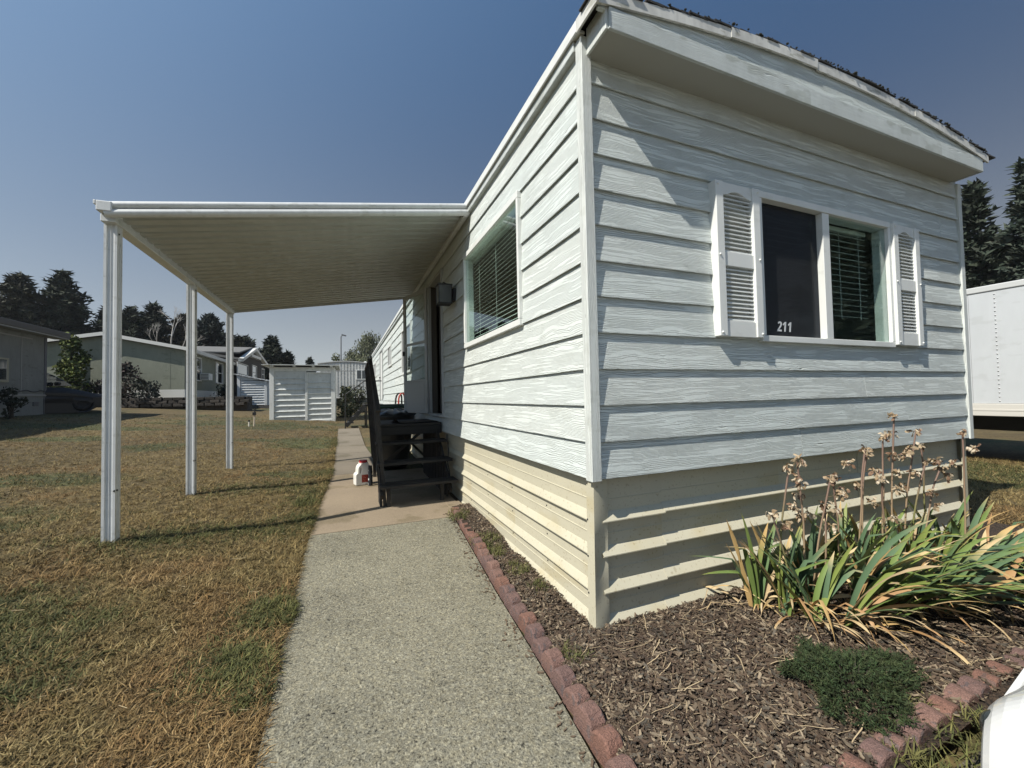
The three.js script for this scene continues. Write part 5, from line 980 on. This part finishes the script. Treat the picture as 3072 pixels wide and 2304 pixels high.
irisClump('middle iris clump with the tallest withered flower stalks', 952, [[1.62, 0.2, 0.2, 0.1], [1.75, 0.32, 0.5, 0.15], [1.85, 0.18, 0, 0.05], [1.98, 0.3, 0.9, 0.15], [2.1, 0.2, 0.3, 0.1], [1.7, 0.45, 0.4, 0.3], [2.2, 0.36, 0.5, 0.15]], { n: 11, dry: 8, len: 0.54, dir: 1.5, stalks: [[1.72, 0.25, 0.74, 0.08, 3], [1.85, 0.28, 0.9, 0.1, 0.3], [1.95, 0.25, 0.86, 0.08, 0.2], [2.1, 0.3, 0.98, 0.05, 0], [2.25, 0.28, 1.12, 0.05, 0.3], [2.35, 0.3, 1.0, 0.12, 0.4], [2.05, 0.34, 0.72, 0.12, 2.8], [2.42, 0.3, 0.8, 0.18, 0.4]] });
irisClump('farthest iris clump by the right end of the skirting with one green stalk', 953, [[2.55, 0.25, 0.2, 0.1], [2.75, 0.3, 0.7, 0.15], [2.95, 0.35, 0.1, 0.1], [3.1, 0.2, 0.4, 0.1], [3.3, 0.45, 0.9, 0.4], [2.6, 0.5, 0.5, 0.5]], { n: 7, dry: 6, len: 0.55, dir: 1.2, stalks: [[2.98, 0.38, 1.0, 0.02, 0], [2.6, 0.3, 0.75, 0.2, 0.3], [2.7, 0.28, 0.9, 0.05, 3]] });
irisClump('sprawling iris leaves flopping forward over the mulch towards the edging', 954, [[1.4, 0.48, 0.9, 0.7], [1.55, 0.56, 0.9, 0.8], [1.75, 0.5, 0.9, 0.7], [1.95, 0.6, 0.8, 0.8], [2.15, 0.55, 0.8, 0.8], [1.25, 0.5, 1.1, 0.65], [1.5, 0.42, 1.0, 0.6], [1.85, 0.66, 0.9, 0.9]], { n: 8, dry: 9, len: 0.74, dir: 1.0 });
irisClump('sprawling green iris leaves at the right edge of the bed', 955, [[2.5, 0.6, 0.6, 0.7], [2.7, 0.55, 0.5, 0.7], [2.9, 0.62, 0.4, 0.8], [3.2, 0.6, 0.4, 0.7], [3.5, 0.5, 0.3, 0.6], [2.35, 0.75, 0.8, 0.9]], { n: 8, dry: 5, len: 0.6, dir: 0.5 });
// creeping juniper mat
{
  const t = thing('creeping_juniper', 'low dark green creeping juniper mat in front of the irises', 'plant'), R = rng(961), L = new Leaves(), st = [];
  for (let i = 0; i < 1500; i++) {
    const a = R() * 6.28, r = Math.sqrt(R()), x = 0.74 + Math.cos(a) * r * 0.34 * (0.8 + 0.3 * Math.sin(a * 3 + 1)) + 0.05, z = 0.79 + Math.sin(a) * r * 0.23 * (0.85 + 0.25 * Math.sin(a * 4));
    const h = 0.02 + 0.075 * (1 - r * r) * R() + 0.02 * vn(x * 14, z * 14, 6), o = V(x, Y(x, z) + h, z), dir = V(Math.cos(a) * 0.8 + (R() - 0.5), 0.35 + 0.4 * R(), Math.sin(a) * 0.8 + (R() - 0.5)).normalize(), len = 0.03 + 0.04 * R();
    if (i % 6 === 0) st.push(rod(V(x * 0.7 + 0.24, Y(x, z), z * 0.8 + 0.16), o, 0.003, 0.002, 4));
    const sh = 0.6 + 0.8 * R(), k = [0.022 * sh * (1 + 0.6 * R()), 0.045 * sh, 0.013 * sh];
    for (let e = 0; e < 10; e++) { const c = o.clone().addScaledVector(dir, len * e / 10), u = rv(R).addScaledVector(dir, 0.9).normalize(), v = rv(R).cross(u).normalize().multiplyScalar(0.0028); L.tri(c.clone().add(v), c.clone().sub(v), c.clone().addScaledVector(u, 0.013 + 0.008 * R()), k); }
  }
  mesh('foliage', L.geo(), leafMat, t, false); mesh('stem', st, bark, t);
}
// ---------------------------------------------------------------- ground litter and grass
function instanced(name, geo, mat, list, label, category) {
  const m = new THREE.InstancedMesh(geo, mat, list.length), q = new THREE.Quaternion(), e = new THREE.Euler(), M4 = new THREE.Matrix4(), c = new THREE.Color();
  list.forEach((l, i) => { e.set(l.rx || 0, l.ry || 0, l.rz || 0, 'YXZ'); q.setFromEuler(e); M4.compose(V(l.x, l.y, l.z), q, l.s3 ? V(...l.s3) : V(l.s, l.s, l.s)); m.setMatrixAt(i, M4); c.setRGB(l.c[0], l.c[1], l.c[2]); m.setColorAt(i, c); });
  m.castShadow = m.receiveShadow = true; m.name = numbered(name); scene.add(m); m.userData.kind = 'stuff'; m.userData.label = label; m.userData.category = category; return m;
}
{
  const R = rng(971), chip = new THREE.BoxGeometry(1, 0.16, 0.3, 3, 1, 1), p = chip.attributes.position;
  for (let i = 0; i < p.count; i++) { const x = p.getX(i), t = 1 - 0.5 * Math.pow(Math.abs(x) * 2, 3); p.setXYZ(i, x, p.getY(i) + 0.28 * x * x + 0.06 * Math.sin(x * 9 + p.getZ(i) * 8), p.getZ(i) * t + 0.1 * Math.sin(x * 5)); }
  chip.computeVertexNormals();
  const tones = [[0.07, 0.046, 0.03], [0.095, 0.066, 0.042], [0.045, 0.032, 0.023], [0.14, 0.105, 0.07], [0.24, 0.19, 0.13], [0.085, 0.072, 0.055]], list = [];
  const put = (x, z, sMin, sMax) => { const s = sMin + (sMax - sMin) * R() * R(), k = tones[Math.floor(Math.pow(R(), 1.4) * 6)], v = 0.7 + 0.6 * R(); list.push({ x, z, y: Y(x, z) + 0.004 + R() * 0.016, ry: R() * 6.28, rx: (R() - 0.5) * 0.9, rz: (R() - 0.5) * 0.8, s3: [s, s * (0.5 + R() * 0.5), s * (0.5 + R() * 0.9)], c: [k[0] * v, k[1] * v, k[2] * v] }); };
  for (let i = 0; i < 46000; i++) { const z = -0.08 + R() * 1.14, x = brickX(z) + 0.02 + Math.pow(R(), 1.35) * 3.6; if (z < -0.05 && x > 0.02) continue; put(x, z, 0.007, 0.05); }
  for (let i = 0; i < 9000; i++) { const z = -2.7 + R() * 2.65, a = brickX(z) + 0.03; put(a + R() * (0.07 - a), z, 0.012, 0.045); }
  for (let i = 0; i < 160; i++) { const z = 1 - R() * 3.6; list.push({ x: brickX(z) - 0.07 - R() * R() * 0.12, y: pz(z) + 0.004, z, ry: R() * 6.28, s: 0.012 + R() * 0.02, c: [0.12, 0.085, 0.055] }); }
  instanced('bark_mulch', chip, std(0xffffff, 0.95), list, 'dark brown bark mulch covering the flower bed', 'mulch');
  // pale dead stems
  const stem = new THREE.CylinderGeometry(0.02, 0.03, 1, 4, 4).rotateZ(Math.PI / 2), sp = stem.attributes.position; for (let i = 0; i < sp.count; i++) { const x = sp.getX(i); sp.setZ(i, sp.getZ(i) + 0.12 * Math.sin(x * 4)); } stem.computeVertexNormals();
  const sl = []; for (let i = 0; i < 420; i++) { const z = 0.0 + R() * 1.0, x = -0.25 + R() * 3.2, s = 0.05 + 0.14 * R() * R(), v = 0.7 + 0.5 * R(); sl.push({ x, z, y: Y(x, z) + 0.016 + R() * 0.012, ry: 0.6 + (R() - 0.5) * 2.2, rz: (R() - 0.5) * 0.35 + (R() < 0.06 ? 0.9 : 0), s3: [s, 0.035, s * 0.6], c: [0.4 * v, 0.31 * v, 0.19 * v] }); }
  instanced('dry_stem', stem, std(0xffffff, 0.9), sl, 'pale dead stems scattered over the mulch', 'stems');
}
{
  const R = rng(981);
  const tuftGeo = (n, len, flat, seed) => { const r = rng(seed), L = new Leaves(); for (let i = 0; i < n; i++) { const a = r() * 6.28, o = V((r() - 0.5) * 0.05, 0, (r() - 0.5) * 0.05), l = len * (0.5 + 0.8 * r()), ln = flat * (0.4 + 0.8 * r()), d = V(Math.cos(a) * ln, 1, Math.sin(a) * ln).normalize(), s = V(-Math.sin(a), 0, Math.cos(a)).multiplyScalar(0.0016), mid = o.clone().addScaledVector(d, l * 0.55), d2 = d.clone(); d2.y -= 0.55 * r() + 0.2; d2.normalize(); const tip = mid.clone().addScaledVector(d2, l * 0.5), v = 0.7 + 0.6 * r(), k = [v, v, v]; L.tri(o.clone().sub(s), o.clone().add(s), mid.clone().add(s), k); L.tri(o.clone().sub(s), mid.clone().add(s), mid.clone().sub(s), k); L.tri(mid.clone().sub(s), mid.clone().add(s), tip, k); } return L.geo(); };
  const gm = new THREE.MeshStandardMaterial({ vertexColors: true, roughness: 0.85, side: THREE.DoubleSide });
  const greenAt = (x, z) => { const n = sstep(0.57, 0.68, fbm(x * 0.6 + 30, z * 0.9 + 70, 311, 4096, 4)); let g = n * 0.7; for (const [a, b, rx, rz] of [[-2.75, -2.5, 0.5, 0.3], [-2.2, -2.65, 0.55, 0.22], [-2.55, -4.5, 0.45, 0.3], [-2.0, -4.6, 0.5, 0.35], [-1.7, -2.9, 0.25, 0.3], [-1.72, -1.05, 0.16, 0.22], [-1.8, -0.55, 0.16, 0.2], [-3.1, -1.1, 0.35, 0.35], [-4.0, -1.2, 0.4, 0.3], [-1.75, -4.0, 0.2, 0.6]]) g = Math.max(g, Math.exp(-(((x - a) / rx) ** 2 + ((z - b) / rz) ** 2)) * 1.1); return g; };
  const dryT = [[0.195, 0.145, 0.054], [0.14, 0.102, 0.036], [0.27, 0.208, 0.09], [0.088, 0.064, 0.023], [0.185, 0.125, 0.045]], grnT = [[0.072, 0.076, 0.02], [0.105, 0.1, 0.03], [0.052, 0.058, 0.016]];
  const lists = [[], [], []], cam = camera.position;
  const tryPut = (x, z, keep) => {
    if (R() > keep) return; const g = greenAt(x, z), isG = R() < g * 0.85, k = (isG ? grnT : dryT)[Math.floor(R() * (isG ? 3 : 5))], red = sstep(0.56, 0.68, fbm(x * 1.1 + 7, z * 1.1 + 7, 331, 4096, 3)) * (isG ? 0 : 1), v = 0.72 + 0.55 * R(), s = (isG ? 0.95 : 0.8) + 0.5 * R();
    lists[Math.floor(R() * 3)].push({ x, z, y: G(x, z) + bump(x, z) - 0.006, ry: R() * 6.28, rx: (R() - 0.5) * 0.5, rz: (R() - 0.5) * 0.5, s, c: [k[0] * v * (1 + 0.08 * red), k[1] * v * (1 - 0.05 * red), k[2] * v * (1 - 0.05 * red)] });
  };
  for (let i = 0; i < 900000; i++) {                       // distance from the viewpoint drawn log-uniformly, so the nearest lawn is the densest
    const d = 0.9 * Math.pow(24, R()), a = -2.5 + R() * 2.75, x = cam.x + Math.sin(a) * d, z = cam.z - Math.cos(a) * d;
    if (x > pathL(z) - 0.015 + 0.035 * (vn(z * 9, 5, 44) - 0.4) || x < -12 || z > 2.4 || z < -22) continue;
    if (x < -10.9 && z > -17.7) continue;
    if (x > -4.2 && x < -1.5 && z < -16.9) continue;
    tryPut(x, z, 0.3);
  }
  for (let i = 0; i < 9000; i++) { const z = 1.5 - R() * 12, x = pathL(z) - 0.03 - R() * R() * 0.1; tryPut(x, z, 0.7); }
  for (let i = 0; i < 24000; i++) { const x = 4.4 + R() * 5.5, z = -3 + R() * 4.2; tryPut(x, z, 1); }
  const geos = [tuftGeo(9, 0.05, 1.7, 1), tuftGeo(8, 0.062, 1.3, 2), tuftGeo(10, 0.045, 2.2, 3)];
  lists.forEach((l, i) => instanced('dry_grass', geos[i], gm, l, ['short matted dry lawn grass', 'slightly longer dry lawn grass', 'flat trodden dry lawn grass'][i] + ' left of the path', 'grass'));
  // green weeds in the mulch strip and at the path edge
  const wl = []; for (const [x, z, n, r] of [[-0.16, -2.35, 60, 0.12], [-0.1, -1.55, 90, 0.13], [-0.12, -1.35, 60, 0.1], [-0.06, -0.95, 40, 0.08], [-0.05, -0.62, 22, 0.05], [-1.68, -1.0, 200, 0.13], [-1.76, -0.5, 160, 0.13], [-1.66, -0.25, 60, 0.08], [-1.7, -3.6, 120, 0.14], [-0.22, 0.95, 30, 0.06], [0.62, 1.2, 60, 0.15], [0.95, 1.22, 60, 0.2], [-0.2, 0.1, 16, 0.06]]) for (let i = 0; i < n; i++) { const a = R() * 6.28, q = r * Math.sqrt(R()), X = x + Math.cos(a) * q, Z = z + Math.sin(a) * q * 1.4, k = grnT[Math.floor(R() * 3)], v = 0.7 + 0.7 * R(); wl.push({ x: X, z: Z, y: (X < -1.5 ? G(X, Z) + bump(X, Z) : Y(X, Z)) - 0.004, ry: R() * 6.28, rx: (R() - 0.5) * 0.6, rz: (R() - 0.5) * 0.6, s: 0.8 + 0.7 * R(), c: [k[0] * v, k[1] * v, k[2] * v] }); }
  instanced('green_weed', tuftGeo(8, 0.055, 1.0, 9), gm, wl, 'green weeds along the path edge and the mulch strip', 'weeds');
  // straw lying on the lawn
  const straw = new THREE.CylinderGeometry(0.0013, 0.0016, 1, 4).rotateZ(Math.PI / 2), st = [];
  for (let i = 0; i < 1500; i++) { const d = 1.1 * Math.pow(12, R()), a = -2.4 + R() * 2.6, x = cam.x + Math.sin(a) * d, z = cam.z - Math.cos(a) * d; if (x > pathL(z) - 0.01) continue; const v = 0.75 + 0.5 * R(); st.push({ x, z, y: G(x, z) + bump(x, z) + 0.022 + R() * 0.016, ry: R() * 6.28, rz: (R() - 0.5) * 0.3, s3: [0.03 + 0.13 * R() * R() * R(), 0.8, 0.8], c: [0.42 * v, 0.34 * v, 0.2 * v] }); }
  instanced('straw', straw, std(0xffffff, 0.8), st, 'loose pale straw lying on the lawn', 'straw');
  // twig on the path
  const tw = mesh('twig', new THREE.TubeGeometry(new THREE.CatmullRomCurve3([V(-1.62, 0.008, 0.42), V(-1.5, 0.012, 0.36), V(-1.42, 0.014, 0.33), V(-1.41, 0.008, 0.38)]), 20, 0.004, 5), std(lin(0.04, 0.03, 0.025), 0.9), scene, false); tag(tw, 'thin dark bent twig lying on the near path edge', 'twig');
}
renderer.render(scene, camera);
